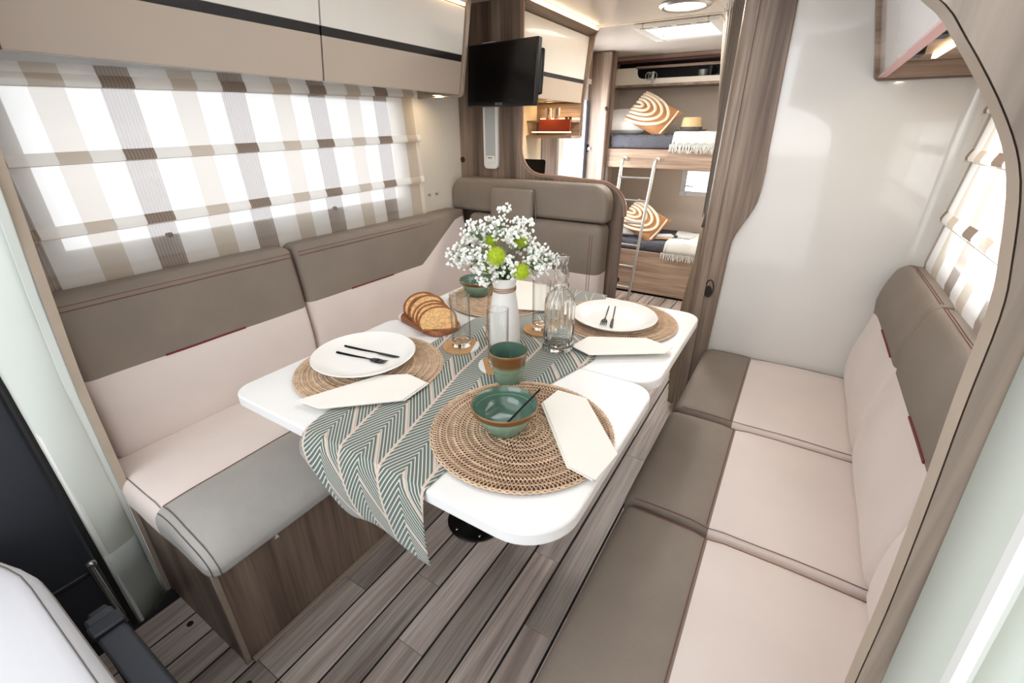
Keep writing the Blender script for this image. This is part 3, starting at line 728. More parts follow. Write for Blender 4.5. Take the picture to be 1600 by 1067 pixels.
# right bench ----------------------------------------------------------------
rbn = thing('bench_base', 'wooden plinth under the right bench of three cushions', 'bench', (.1, 1.1, 0))
mk('front_panel', box(-.17, -.15, .32, 1.90, 0, .36), M['bench_wood'], rbn, bevel=.0015)
mk('top_board', box(-.15, .395, .32, 1.90, .33, .355), M['bench_wood'], rbn)
gR = 'seat cushions of the right bench'
seat_cushion(-.205, .33, .30, .876, .365, .448, -.006, 'nearest of three grey and cream cushions on the right bench', -1, gR, .028)
seat_cushion(-.215, .33, .884, 1.366, .36, .443, -.010, 'middle of three grey and cream cushions on the right bench', -1, gR, .028)
seat_cushion(-.208, .33, 1.374, 1.925, .36, .443, -.025, 'farthest seat cushion of the right bench, against the glossy wall', -1, gR, .028)
def back_right(y0, y1, label, zp=None):
    t = thing('back_cushion', label, 'cushion', (.36, (y0+y1)/2, .45), 0, 'back cushions of the right bench')
    x0, x1, z0, z1, zs = .285, .398, .445, .915, .735
    far = y1 > 1.8
    vf = rbox(x0, x1, y0, y1, z0, z1, .022, (4, 14, 12), ((), (), (zs,)))
    a, b = split(vf, lambda x, y, z: z > zs)
    def f(x, y, z):
        k = 1-(x-x0)/(x1-x0); h = (z-z0)/(z1-z0)
        xx = x+.046*k*max(0, h-.1)**1.2 - (.016*k*math.sin(PI*min(1, max(0, (h-.55)/.45))) if h > .55 else -.0) - .012*k*math.sin(PI*min(1, h/.6))
        zz = z
        if far: # rounded far top corner
            d = max(0, y-(y1-.16)); zz = z-(.22*d*d/.16 if h > .3 else 0)*h
        xx += .004*math.exp(-((z-zs)/.006)**2)*k
        return (xx+.0012*noise_s(y, z, x)*k, y, zz)
    mk('leather_top', warp(a, f), M['leather'], t); mk('suede_front', warp(b, f), M['cream'], t)
    n = 14
    for q in (.0, .009):
        stitch_line('top_stitch', [(lambda p: (p[0]+.0, p[1], p[2]+.0006))(f(x0+.023+q, y0+.015+(y1-y0-.03)*i/n, z1)) for i in range(n+1)], t, .0011)
    if y0 > 1: stitch_line('seam_stitch', [(lambda p: (p[0], p[1], p[2]+.0008))(f(x0+.03+.06*i/5, y0+.008, z1-.006)) for i in range(6)], t, .001)
    if zp: mk('zip_piping', tube([(f(x0, y, zs)[0]-.0015, y, zs+.003) for y in [zp[0]+(zp[1]-zp[0])*i/5 for i in range(6)]], .003, 6), M['burgundy'], t)
back_right(.3, .876, 'nearest back cushion of the right bench, mostly behind the wood arch')
back_right(.884, 1.372, 'middle back cushion of the right bench with burgundy zip', (.95, 1.12))
back_right(1.378, 1.905, 'far back cushion of the right bench, rounded beside the glossy wall', (1.45, 1.66))

# cab seat corner, lower left
t = thing('cab_seat', 'cream and grey cab seat corner beside the dark door', 'seat', (-1.1, -.3, .3))
vf = rbox(-1.50, -.62, -.50, .022, .36, .50, .035, (12, 10, 4), ((), (), ()))
vf = warp(vf, lambda x, y, z: (x, y-(max(0, -1.1-x)**1.5)*.45, z-max(0, (-1.12-x))*.10+.014*max(0, 1-((y+.24)/.27)**4)*(1 if z > .43 else 0)))
a, b = split(vf, lambda x, y, z: z > .478)
mk('suede_top', a, mat('cab_seat_white', (214, 214, 218), .8, bump=.1), t); mk('side_band', b, M['leather_l'], t)
stitch_line('edge_stitch', [(x, .004-(max(0, -1.1-x)**1.5)*.45, .503-max(0, (-1.12-x))*.1) for x in [-1.45+.85*i/16 for i in range(17)]], t, .0012, M['stitch_g'])
mk('seat_frame', box(-1.3, -.62, -.45, -.02, 0, .36), M['dark_pl'], t, bevel=.01)

# ================================================================== CABINETS
def cabinet_left():
    # face leans: bottom x, top x at z
    zb, zt = 1.429, 1.73; xb, xt = -1.352, -1.302
    fx = lambda z: xb+(xt-xb)*(z-zb)/(zt-zb)
    t = thing('overhead_cabinet', 'long overhead cabinet above the wide window, white over taupe doors', 'cabinet', (-1.47, 1.05, zb))
    mk('body', prism([(WX+.001, zb+.05), (xb-.02, zb+.05), (fx(zt)-.02, zt), (xt-.02, CZ-.002), (WX+.001, CZ-.002)], 1, .27, 1.755), M['wood_y'], t, smooth=False)
    mk('underside', box(WX+.001, xb-.004, 1.722, 1.765, zb+.004, zb+.05), M['wood_y'], t, smooth=False)
    def door(y0, y1):
        za, zc = 1.548, 1.572
        d = mk('door', prism([(fx(zb)-.018, zb), (fx(zb), zb), (fx(za), za), (fx(za)-.018, za)], 1, y0, y1), M['cab_lo'], t, bevel=.0015)
        mk('upper_panel', prism([(fx(zc)-.018, zc), (fx(zc), zc), (fx(zt), zt), (fx(zt)-.018, zt)], 1, y0, y1), M['cab_up'], d, bevel=.0015)
        mk('grip_strip', prism([(fx(za)-.018, za), (fx(za)-.003, za), (fx(zc)-.003, zc), (fx(zc)-.018, zc)], 1, y0, y1), M['black'], d)
        mk('dark_gap', box(xb-.03, xb-.004, y1-.001, y1+.005, zb+.003, zt), M['darkred'], d)
    door(.345, 1.062); door(1.068, 1.752)
    # rounded wooden end panel
    P = [(WX+.001, zb-.008)]
    for i in range(7):
        a = -PI/2+PI/2*i/6; P.append((xb-.012+.022*math.cos(a), zb+.014+.022*math.sin(a)))
    P += [(xt+.012, zt+.02), (xt+.004, CZ-.003), (WX+.001, CZ-.003)]
    mk('end_panel', prism(P, 1, 1.757, 1.775), M['edge_band'], t, bevel=.002)
    mk('near_end', prism([(WX+.001, zb), (xb, zb), (xt, zt), (WX+.001, zt)], 1, .325, .343), M['darkred'], t)
    struct('trim_18', prism([(xt-.02, zt+.012), (xt+.012, zt+.012), (xt+.10, CZ-.001), (xt-.02, CZ-.001)], 1, .27, 1.74), M['ceil'], smooth=False)
    s = mk('led_strip', box(xt+.0, xt+.008, .3, 1.74, zt+.004, zt+.011), M['led'], smooth=False); setp(s, 'warm light strip along the top of the window-side overhead cabinet', 'light strip')
    return t
cabinet_left()
def spot(loc, label, power=1.2, n=(0, 0, -1), r=.022):
    t = thing('spot_lamp', label, 'lamp', loc)
    mk('ring', lathe([(r*1.25, 0), (r*1.3, -.003), (r*1.02, -.004), (r, -.001)], 20, close=False), M['metal'], t, world=False)
    mk('lens', lathe([(.001, -.0025), (r, -.0025), (r, -.0015), (.001, -.0015)], 16, close=True), M['led_soft'], t, world=False)
    l = D.lights.new('spot_glow', 'AREA'); l.shape = 'DISK'; l.size = .04; l.energy = power; l.color = (1, .8, .55)
    o = D.objects.new('spot_glow', l); COL.objects.link(o); o.location = (loc[0], loc[1], loc[2]-.006)
spot((-1.47, 1.743, 1.433), 'small round warm spot under the window-side cabinet end', .35)
spot((-1.42, 2.72, 1.446), 'small round warm spot under the kitchen cabinet', .6)

# kitchen overhead cabinet
zb, zt = 1.442, 1.783; xb, xt = -1.29, -1.26
fx = lambda z: xb+(xt-xb)*(z-zb)/(zt-zb)
t = thing('overhead_cabinet', 'kitchen overhead cabinet behind the television, white over taupe door', 'cabinet', (-1.45, 2.5, zb))
mk('body', prism([(WX+.007, zb+.01), (xb-.02, zb+.01), (xt-.02, CZ-.002), (WX+.007, CZ-.002)], 1, 2.09, 2.895), M['wood_y'], t, smooth=False)
za, zc = 1.545, 1.565
d = mk('door', prism([(fx(zb)-.018, zb), (fx(zb), zb), (fx(za), za), (fx(za)-.018, za)], 1, 2.09, 2.893), M['cab_lo'], t, bevel=.0015)
mk('upper_panel', prism([(fx(zc)-.018, zc), (fx(zc), zc), (fx(zt), zt), (fx(zt)-.018, zt)], 1, 2.09, 2.893), M['cab_up'], d, bevel=.0015)
mk('grip_strip', prism([(fx(za)-.018, za), (fx(za)-.003, za), (fx(zc)-.003, zc), (fx(zc)-.018, zc)], 1, 2.09, 2.893), M['black'], d)
mk('end_panel', prism([(WX+.007, zb-.19), (xb+.012, zb-.19), (xb+.014, zb), (xt+.03, zt), (xt+.052, CZ-.004), (WX+.007, CZ-.004)], 1, 2.897, 2.915), M['wood_z'], t, bevel=.002)
mk('valance', prism([(xt-.01, zt+.004), (xt, zt+.004), (xt+.044, CZ-.012), (xt+.03, CZ-.012)], 1, 2.09, 2.895), M['wood_y'], t)
s = mk('led_strip', box(xt+.046, xt+.054, 2.12, 2.89, CZ-.009, CZ-.002), M['led'], smooth=False); setp(s, 'glowing warm light strip along the ceiling above the kitchen cabinet', 'light strip')
l = area('kitchen_strip_glow', (xt+.062, 2.5, CZ-.012), (0, math.radians(-35), 0), .02, .75, .6, (1, .78, .5))

# kitchen wall shelf
t = thing('wall_shelf', 'small lit wooden shelf with rust-red front under the kitchen cabinet', 'shelf', (-1.4, 2.82, 1.25))
mk('shelf_board', box(WX+.007, -1.275, 2.745, 2.895, 1.245, 1.26), M['wood_x'], t, bevel=.001)
mk('red_front', box(-1.50, -1.285, 2.74, 2.75, 1.285, 1.352), M['redpanel'], t, bevel=.0015)
mk('upper_board', box(WX+.007, -1.285, 2.752, 2.895, 1.335, 1.345), M['wood_x'], t)
mk('back_board', box(WX+.007, -1.285, 2.885, 2.896, 1.26, 1.44), M['wood_x'], t)
mk('light_bar', box(-1.56, -1.29, 2.87, 2.884, 1.352, 1.358), M['led'], t)
mk('lower_light_bar', box(-1.56, -1.29, 2.76, 2.77, 1.277, 1.282), M['led'], t)
l = area('shelf_glow', (-1.42, 2.85, 1.365), (PI, 0, 0), .25, .02, .25, (1, .75, .42))
for i, x in enumerate((-1.465, -1.405)):
    c = mk('beaker', lathe([(.001, 0), (.017, 0), (.021, .066), (.0225, .068), (.019, .066), (.015, .003), (.001, .003)], 20, (0, 0, 0)), M['steel'], world=False)
    c.location = (x, 2.80, 1.346)
    setp(c, ['steel beaker on the red-fronted kitchen shelf, nearer the wall', 'steel beaker on the red-fronted kitchen shelf, nearer the aisle'][i], 'beaker', 'steel beakers on the kitchen shelf')
t = thing('power_socket', 'black double socket behind the steel beakers', 'socket', (-1.35, 2.86, 1.36))
for dx in (-.012, .014): mk('outlet', box(-1.35+dx-.01, -1.35+dx+.01, 2.845, 2.855, 1.346, 1.366), M['black'], t, bevel=.002)
# kitchen unit and laptop
t = thing('kitchen_unit', 'kitchen worktop unit behind the rear seat', 'cabinet', (-1.4, 2.5, 0))
mk('body', box(WX+.007, -1.12, 2.1, 2.94, 0, .86), M['wood_z'], t, bevel=.002)
mk('worktop', box(WX+.007, -1.10, 2.09, 2.95, .862, .885), M['dark_pl'], t, bevel=.004)
t = thing('laptop', 'open black laptop lid with pale oval mark on the kitchen worktop', 'laptop', (-1.42, 2.55, .886))
LT = Matrix.Rotation(math.radians(-8), 4, 'X')
lidv = xf(prism(rrect(-.15, .15, 0, .235, (.004, .004, .012, .012), 4), 1, -.003, .003), Matrix.Translation((-.03, -.02, .02)) @ LT)
mk('lid', lidv, M['bezel'], t, world=False, bevel=.001)
mk('lid_mark', xf(xf(lathe([(.001, 0), (.009, 0), (.009, .001), (.001, .001)], 16, close=True), Matrix.Rotation(PI/2, 4, 'X') @ Matrix.Scale(1.5, 4, (0, 1, 0))), Matrix.Translation((-.03, -.02, .02)) @ LT @ Matrix.Translation((.02, -.0032, .185))), M['logo'], t, world=False)
mk('keyboard_base', box(-.18, .12, -.02, .19, 0, .014), M['bezel'], t, world=False, bevel=.003)
# raise laptop on a stand hidden behind the seat
t.location = (-1.40, 2.42, .886)

# television ------------------------------------------------------------
t = thing('television', 'flat black television on a swivel mount, screen tilted', 'television', (-1.2395, 1.90, 1.5113), -.156)
TT = Matrix.Rotation(-.076, 4, 'X') @ Matrix.Rotation(.01, 4, 'Y')
mk('casing', xf(box(-.202, .202, 0, .028, -.124, .124), TT), M['bezel'], t, world=False, bevel=.004)
mk('screen', xf(box(-.193, .193, -.0012, .0005, -.106, .116), TT), M['screen'], t, world=False, smooth=False)
mk('rear_housing', xf(box(-.12, .207, .028, .05, -.08, .09), TT), M['bezel'], t, world=False, bevel=.008)
lt = []
for i in range(4):
    cx_ = -.0165+.011*i
    for (a_, b_, c_, d_) in ((-.004, .004, .006, .0075), (-.004, .004, -.001, .0005), (-.004, -.0025, 0, .007), (.0025, .004, 0, .007))[:4 if i != 1 else 3]: lt.append(box(cx_+a_, cx_+b_, -.0008, .0002, -.1175+c_, -.1175+d_))
mk('brand_mark', xf(join(*lt), TT), M['metal'], t, world=False, smooth=False)
mk('swivel_arm', join(box(-.06, -.03, .05, .13, -.03, .03), cyl((-.045, .13, -.04), (-.045, .13, .04), .014, 12)), M['metal'], t, world=False, bevel=.002)
t = thing('mount_rail', 'pale grey upright mounting rail below the television', 'rail', (-1.393, 2.06, 1.11))
ox = rrect(-.043, .043, 0, .55, (.022, .022, .01, .01), 5)
mk('channel', prism(ox, 1, -.018, 0), M['white_pl'], t, world=False, bevel=.003)
mk('inlay', prism(rrect(-.029, .029, .05, .54, (.002,)*4, 2), 1, -.0205, -.0185), M['rail'], t, world=False)
mk('end_cap', box(-.026, .026, -.022, -.019, .03, .062), M['white_pl'], t, world=False, bevel=.001)
for dx in (-.008, .006): mk('slot', box(dx-.005, dx+.005, -.0235, -.022, .051, .055), M['black'], t, world=False)
b = mk('push_button', lathe([(.001, -.006), (.013, -.006), (.015, 0), (.001, 0)], 20, close=True), M['handle_br'], world=False)
b.location = (-1.585, 2.058, 1.148); b.rotation_euler = (PI/2, 0, 0); setp(b, 'small round dark button on the wood wall left of the television rail', 'button')
for y in (1.785, 1.84):
    h = thing('wall_hook', ('tiny metal hook on the cream wall, nearer the blind' if y < 1.8 else 'tiny metal hook on the cream wall, nearer the rear headrest'), 'hook', (WX, y, .995), 0)
    mk('peg', tube([(0.0, 0, 0), (.012, 0, -.004), (.014, 0, .006)], .0025, 6), M['metal'], h, world=False)
    mk('disc', cyl((0, 0, 0), (.003, 0, 0), .006, 10), M['metal'], h, world=False)
# right overhead cabinet -------------------------------------------------
zb = 1.437
t = thing('overhead_cabinet', 'right overhead cabinet in a rounded wooden frame with lamp underneath', 'cabinet', (.27, 1.4, zb))
fxr = lambda z: .118-.10*(z-zb)/.35*.9
P = [(.395, zb-.012)]
for i in range(7):
    a = -PI/2-PI/2*i/6; P.append((.118+.004+.018*math.cos(a)*1, zb+.006+.018*math.sin(a)))
P += [(fxr(CZ)-.012, CZ-.002), (.395, CZ-.002)]
mk('end_frame', prism(P, 1, 1.895, 1.928), M['wood_x'], t, bevel=.002)
mk('door', prism([(fxr(zb)+.0, zb), (fxr(zb)+.016, zb), (fxr(1.62)+.016, 1.62), (fxr(1.62), 1.62)], 1, .46, 1.892), mat('door_pale_gloss', (206, 198, 196), .18, coat=.5), t, bevel=.001)
mk('upper_panel', prism([(fxr(1.64), 1.64), (fxr(1.64)+.016, 1.64), (fxr(CZ)+.016, CZ-.003), (fxr(CZ), CZ-.003)], 1, .46, 1.892), M['cab_up'], t, bevel=.001)
mk('grip_strip', prism([(fxr(1.62)+.004, 1.62), (fxr(1.62)+.016, 1.62), (fxr(1.64)+.016, 1.64), (fxr(1.64)+.004, 1.64)], 1, .46, 1.892), M['black'], t)
mk('edge_reflection', box(fxr(zb)-.002, fxr(zb)+.016, .46, 1.892, zb-.006, zb-.0005), mat('pink_reflection', (206, 158, 156), .4), t)  # reflection along the door's lower edge, put into colour as a pink strip
mk('underside', box(.14, .395, .46, 1.894, zb+.03, zb+.04), M['wood_x'], t, smooth=False)
mk('rear_rail', box(.135, .395, 1.86, 1.895, zb-.008, zb+.03), M['wood_x'], t, bevel=.002)
for y in (1.50, 1.22): mk('hinge', join(box(.137, .165, y, y+.06, zb+.008, zb+.03), cyl((.15, y-.01, zb+.016), (.15, y+.07, zb+.016), .006, 8)), M['black'], t, bevel=.002)
s = mk('lamp_bar', box(.202, .212, 1.48, 1.70, zb+.018, zb+.029), M['led'], smooth=False); setp(s, 'bright lamp bar under the right overhead cabinet', 'lamp')
l = area('lamp_bar_glow', (.207, 1.59, zb+.012), (0, 0, 0), .02, .24, .4, (1, .86, .68))
kn = mk('blind_knob', lathe([(.001, 0), (.02, 0), (.022, .006), (.018, .012), (.001, .013)], 20, close=True), M['white_pl'], world=False)
kn.location = (.398, 1.845, 1.222); kn.rotation_euler = (0, -PI/2, 0); setp(kn, 'round white knob on the wall beside the right blind', 'knob')

# ceiling lamp and roof hatch
area('ceiling_lamp_glow', (-.655, 2.58, CZ-.022), (0, 0, 0), .15, .15, 10, (1, .94, .87))
t = thing('ceiling_lamp', 'round lit ceiling lamp with silver rim above the aisle', 'lamp', (-.655, 2.58, CZ))
mk('rim', lathe([(.115, 0), (.118, -.008), (.105, -.017), (.092, -.014), (.09, -.006)], 40), M['metal'], t, world=False)
mk('diffuser', lathe([(.001, -.018), (.05, -.0165), (.09, -.01), (.092, -.004), (.001, -.004)], 40, close=True), M['lamp_on'], t, world=False)
t = thing('roof_hatch', 'white roof hatch with bright pane in front of the bunks', 'hatch', (-.78, 3.14, CZ))
mk('window_frame', plane_holes(2, CZ-.022, .024, -1.01, -.55, 2.90, 3.38, [(-.95, -.61, 2.97, 3.31)]), M['white_pl'], t, bevel=.008, bseg=3)
mk('lining', plane_holes(2, CZ+.002, .05, -.962, -.598, 2.958, 3.322, [(-.945, -.615, 2.975, 3.305)]), M['white_pl'], t, smooth=False)
mk('pane', box(-.955, -.605, 2.965, 3.315, CZ+.028, CZ+.033), M['pane_frost'], t, smooth=False)
mk('blind_bar', box(-.95, -.61, 3.225, 3.24, CZ-.012, CZ-.002), M['white_pl'], t, bevel=.002)
for i in range(4): mk('vent_slot', box(-.97+i*.1, -.90+i*.1, 2.912, 2.918, CZ-.0235, CZ-.021), M['black'], t, smooth=False)

# ================================================================== BLINDS
def blind(name, label, x, s, y0, y1, zb, zt, folds, fold_h=.028, sl=0):
    sag = lambda p: (p[0], p[1], p[2]+sl*(.007+(p[2]-.91)*.05)*(p[1]-1.03))
    t = thing(name, label, 'blind', (x, 0, 0))
    n = 60; V, F = [], []
    zsn = [zb]
    lv = sorted(folds)
    rows = [zb]+[z for f in lv for z in (f-.004, f+.002)]+[zt]
    rows2 = []
    for a, b in zip(rows[:-1], rows[1:]):
        k = 5 if b-a > .03 else 1
        rows2 += [a+(b-a)*i/k for i in range(k)]
    rows2.append(zt)
    for z in rows2:
        nf = max([f for f in [zb]+lv if f <= z+1e-6]+[zb]); up = min([f for f in lv+[zt] if f > z]+[zt]); h = (z-nf)/max(1e-6, up-nf)
        for i in range(n+1):
            y = y0+(y1-y0)*i/n
            V.append((s*(.002+.010*(1-h)*math.sin(min(1, h*4+.2)*PI/2)+.0022*math.sin(y*14+z*9)), y, z+.0))
    m = len(rows2)
    for r in range(m-1):
        for i in range(n): F.append((r*(n+1)+i, r*(n+1)+i+1, (r+1)*(n+1)+i+1, (r+1)*(n+1)+i))
    V = [sag(p) for p in V]
    mk('cloth', (V, F), M['blind'], t, world=False)
    for f in lv:
        P, Q = [], []
        V2 = []; F2 = []
        for i in range(n+1):
            y = y0+(y1-y0)*i/n; e = .0018*math.sin(y*14+f*9)
            V2 += [(s*(.0145+e), y, f-.0), (s*(.0165+e), y, f+fold_h*.25), (s*(.014+e), y, f+fold_h*.6), (s*(.009+e), y, f+fold_h)]
        for i in range(n):
            for k in range(3): a = i*4+k; F2.append((a, a+4, a+5, a+1))
        V2 = [sag(p) for p in V2]
        mk('fold', (V2, F2), M['blind_fold'], t, world=False)
        mk('cord_line', tube([sag((s*(.0165), y0+.002, f-.0012)), sag((s*(.0165), (y0+y1)/2, f-.0012)), sag((s*(.0165), y1-.002, f-.0012))], .0009, 5), M['cab_lo'], t, world=False)
    mk('hem_bar', tube([(s*.006, y0, zb), (s*.006, y1, zb)], .004, 6), M['napkin'], t, world=False)
    mk('head_rail', box(min(0, s*.02), max(0, s*.02), y0, y1, zt, zt+.02), M['white_pl'], t, world=False)
    return t
blind('roman_blind', 'sheer striped roman blind in brown, beige and white on the wide left window', -1.572, 1, .272, 1.715, .89, 1.452, (1.055, 1.228, 1.402), sl=1)
blind('roman_blind', 'sheer striped roman blind on the right window above the bench', .374, -1, .32, 1.79, .90, 1.40, (1.052, 1.215, 1.33))

# ================================================================== TABLE
TZ = .72
t = thing('dining_table', 'white folding table with rounded leaves on a black pedestal', 'table', (-.64, .98, 0))
mk('near_leaf', prism(rrect(-1.07, -.195, .428, .984, (.05, .10, .06, .05), 10), 2, TZ-.028, TZ), M['table'], t, bevel=.004, bseg=3)
mk('far_leaf', prism(rrect(-1.085, -.200, .987, 1.555, (.04, .075, .06, .05), 10), 2, TZ-.030, TZ-.001), M['table'], t, bevel=.004, bseg=3)
mk('under_frame', box(-.95, -.33, .6, 1.4, TZ-.06, TZ-.031), M['dark_pl'], t, bevel=.004)
mk('pedestal_column', lathe([(.045, .012), (.03, .05), (.028, .3), (.028, .64), (.05, .655)], 24, (-.745, .96, 0)), M['black'], t)
bp = mk('base_plate', lathe([(.104, .001), (.106, .006), (.098, .012), (.06, .016), (.045, .02)], 40, (-.745, .96, 0)), M['bezel'], t)
for i in range(6):
    a = i*PI/3+.2; mk('screw', sphere((-.745+.088*math.cos(a), .96+.088*math.sin(a), .0135), .005, 8, 4, (1, 1, .5)), M['steel'], bp)

# runner: cloth over the near edge
def runner():
    nu, nv = 44, 96; W = .40; V, F, UV = [], [], {}
    LT = 1.13; LH = .20
    top = TZ+.0022
    for j in range(nv+1):
        s = -LH*1.0 + (LT+LH)*j/nv     # s<0 hangs
        for i in range(nu+1):
            u = i/nu
            if s >= 0:
                yy = .437+s
                # left and right borders of the cloth on the table
                xl = -.778-.055*min(1, s/.5)**.7+.13*max(0, (s-.66)/.46)
                xr = -.443+.06*max(0, min(1, (s-.35)/.25))-.16*max(0, (s-.62)/.5)
                zz = top+.0006*math.sin(u*31+s*20)
                x = xl+(xr-xl)*u; y = yy
                if s < .03: zz = top-.0*s
                if y > 1.553: zz = top-.012*(y-1.553)/.03; y = 1.553+.35*(y-1.553)+.008
            else:
                h = -s; q = h/LH
                # hem: long at the right corner, lifted at the left
                ln = .158+.004*math.sin(u*9)
                if u < .36: ln *= .42+.58*(1-(1-u/.36)**1.6)
                d = q*ln
                fan = .006*math.sin(u*PI*2.2+.6)*q + .012*q
                x = -.778+.335*u + (.035*q*(1-u)**1.5) + .012*q*u + .006*q*math.sin(u*7)
                bend = .012
                y = .437-bend*min(1, d/.02)-.002 - .016*math.sin(PI*min(1, q)) * (1-u*.6) - fan
                zz = top-max(0, d-.002)
                zz = top-d+(.004 if d < .01 else .004)
                zz = min(zz, top)
            V.append((x, y, zz)); UV[len(V)-1] = (u*W, s)
    for j in range(nv):
        for i in range(nu): a = j*(nu+1)+i; F.append((a, a+1, a+nu+2, a+nu+1))
    o = mk('table_runner', (V, F), M['runner'], uvs=UV); solid(o, .0018, 1)
    return setp(o, 'sage green herringbone table runner hanging over the near table edge', 'table runner')
runner()

# woven placemats ---------------------------------------------------------
def placemat(loc, label, first=None):
    if first:
        return dup(first, loc, random.random()*6, label)
    t = thing('placemat', label, 'placemat', loc, 0, 'round woven placemats')
    R = .19
    mk('backing', lathe([(.001, 0), (R-.004, 0), (R-.003, .002), (.001, .002)], 64, close=True), M['straw_d'], t, world=False)
    V, F = [], []
    rings = 13
    def strand(fn, n, r):
        b = len(V)
        for i in range(n):
            a = 2*PI*i/n; rad, z = fn(a)
            c, s = math.cos(a), math.sin(a)
            for dr, dz in ((-r, -r*.4), (r, -r*.4), (0, r*.8)):
                V.append(((rad+dr)*c, (rad+dr)*s, z+dz))
        for i in range(n):
            for k in range(3):
                F.append((b+i*3+k, b+((i+1) % n)*3+k, b+((i+1) % n)*3+(k+1) % 3, b+i*3+(k+1) % 3))
    for q in range(rings):
        r0 = .010+q*(R-.012)/rings+.002; cyc = max(5, int(round(2*PI*r0/.023)))
        for p in range(3):
            strand(lambda a: (r0+.0082*math.sin(cyc*a+p*2*PI/3+q), .0036+.0014*math.sin(2*(cyc*a+p*2*PI/3)+1)), cyc*10, .0016)
    for k in range(2): strand(lambda a: (R-.001-.004*k+.0012*math.sin(90*a+k*PI), .0036), 360, .0018)
    setp(mk('woven_strands', (V, F), M['straw'], t, world=False), kind='stuff')
    return t
PMT = TZ+.0026
m1 = placemat((-.390, .668, PMT), 'round woven straw placemat under the near green bowl')
placemat((-.868, .692, TZ+.0026), 'round woven straw placemat under the left dinner plate', m1)
placemat((-.425, 1.345, PMT), 'round woven straw placemat under the far right dinner plate', m1)
placemat((-.868, 1.315, PMT), 'round woven straw placemat behind the bread and vase', m1)
MT = PMT+.0062
# plates
def plate(loc, label, R, first=None):
    if first: return dup(first, loc, 0, label)
    t = thing('dinner_plate', label, 'plate', loc, 0, 'white dinner plates')
    mk('dish', lathe([(.001, .002), (R*.6, .002), (R*.64, 0), (R*.70, .001), (R*.86, .009), (R*.985, .019), (R, .022), (R*.985, .0235), (R*.86, .0145), (R*.72, .007), (R*.6, .0058), (.001, .0055)], 72, close=True), M['china'], t, world=False, auto=60)
    mk('foot_ring', lathe([(R*.55, -.0008), (R*.62, -.0008), (R*.62, .0015), (R*.55, .0015)], 48, close=True), M['china'], t, world=False)
    return t
p1 = plate((-.905, .706, MT), 'white dinner plate on the left placemat with knife and fork', .136)
plate((-.430, 1.325, MT), 'white dinner plate at the far right of the table', .136, p1)
def cutlery(kind, a, b, z, label):
    a, b = Vector((a[0], a[1], 0)), Vector((b[0], b[1], 0)); d = b-a; L = d.length; rz = math.atan2(d.y, d.x)
    t = thing(kind, label, kind, (a.x, a.y, z), rz, 'black cutlery on the plates')
    mk('handle', tube([(0, 0, .002), (L*.3, 0, .0015), (L*.62, 0, .0028)], [.0034, .003, .002], 10, flat=.55), M['cutlery'], t, world=False)
    if kind == 'knife':
        mk('blade', prism([(L*.6, -.003), (L*.72, -.0055), (L*.93, -.006), (L, .001), (L*.97, .004), (L*.7, .004), (L*.6, .003)], 2, .0015, .0032), M['cutlery'], t, world=False, bevel=.0005)
    elif kind == 'fork':
        mk('head', prism([(L*.6, -.002), (L*.68, -.0025), (L*.74, -.0085), (L*.82, -.0105), (L*.82, .0105), (L*.74, .0085), (L*.68, .0025), (L*.6, .002)], 2, .0018, .0036), M['cutlery'], t, world=False, bevel=.0005)
        for k in range(4):
            y = -.0087+k*.0058; mk('tine', tube([(L*.81, y, .0026), (L*.9, y, .0015), (L, y, .004)], [.0016, .0014, .0009], 6), M['cutlery'], t, world=False)
    return t
PZ = MT+.0065
cutlery('knife', (-1.005, .722), (-.822, .752), PZ, 'black knife on the left plate')
cutlery('fork', (-.992, .684), (-.83, .712), PZ, 'black fork on the left plate')
cutlery('fork', (-.482, 1.418), (-.437, 1.245), PZ, 'black fork on the far right plate')
cutlery('knife', (-.462, 1.425), (-.408, 1.24), PZ, 'black knife on the far right plate')
# bowls and cup
def fluted(a, z, i): return 1
def bowl(loc, label, rz=0):
    t = thing('soup_bowl', label, 'bowl', loc, rz, 'green glazed soup bowls')
    nf = 18
    def rm(a, z, i): return 1+(.035*abs(math.sin(nf*a/2))-.018 if 1 <= i <= 5 else 0)
    out = [(.001, .003), (.036, .003), (.037, 0), (.040, .003), (.049, .018), (.056, .032), (.0605, .043), (.061, .046), (.066, .048), (.0685, .051), (.0695, .060), (.0675, .062), (.066, .060)]
    mk('outer_wall', lathe(out, 72, rmod=rm), G['bowl'], t, world=False, auto=50)
    inn = [(.0665, .0605), (.0635, .056), (.0605, .046), (.060, .043), (.052, .026), (.038, .012), (.024, .0085), (.001, .008)]
    mk('inner_wall', lathe(inn, 64), M['glaze_in'], t, world=False)
    mk('inner_ring', lathe([(.0603, .0455), (.0615, .0475), (.0625, .0455), (.0603, .0435)], 64, close=True), mat('pale_glaze', (150, 190, 162), .15), t, world=False)
    return t
def spoon(pts, label):
    t = thing('spoon', label, 'spoon', pts[0], 0, 'black spoons in the bowls')
    mk('handle', tube(pts, .0021, 8), M['cutlery'], t)
    e = Vector(pts[-1]); mk('spoon_bowl', sphere((e.x, e.y, e.z), .013, 12, 8, (1, .7, .3)), M['cutlery'], t)
bowl((-.418, .646, MT), 'green bowl with brown rim on the near placemat')
spoon([(-.372, .712, .802), (-.39, .672, .776), (-.405, .645, .752), (-.412, .632, .7445)], 'black spoon leaning in the near green bowl')
bowl((-.955, 1.300, MT), 'green bowl with brown rim behind the bread, under the blossoms', 1)
spoon([(-1.00, 1.375, .80), (-.985, 1.345, .775), (-.968, 1.318, .750), (-.962, 1.31, .7445)], 'black spoon upright in the far green bowl')
t = thing('tea_cup', 'tall green cup with brown band between bowl and glasses', 'cup', (-.520, .822, TZ+.0035))
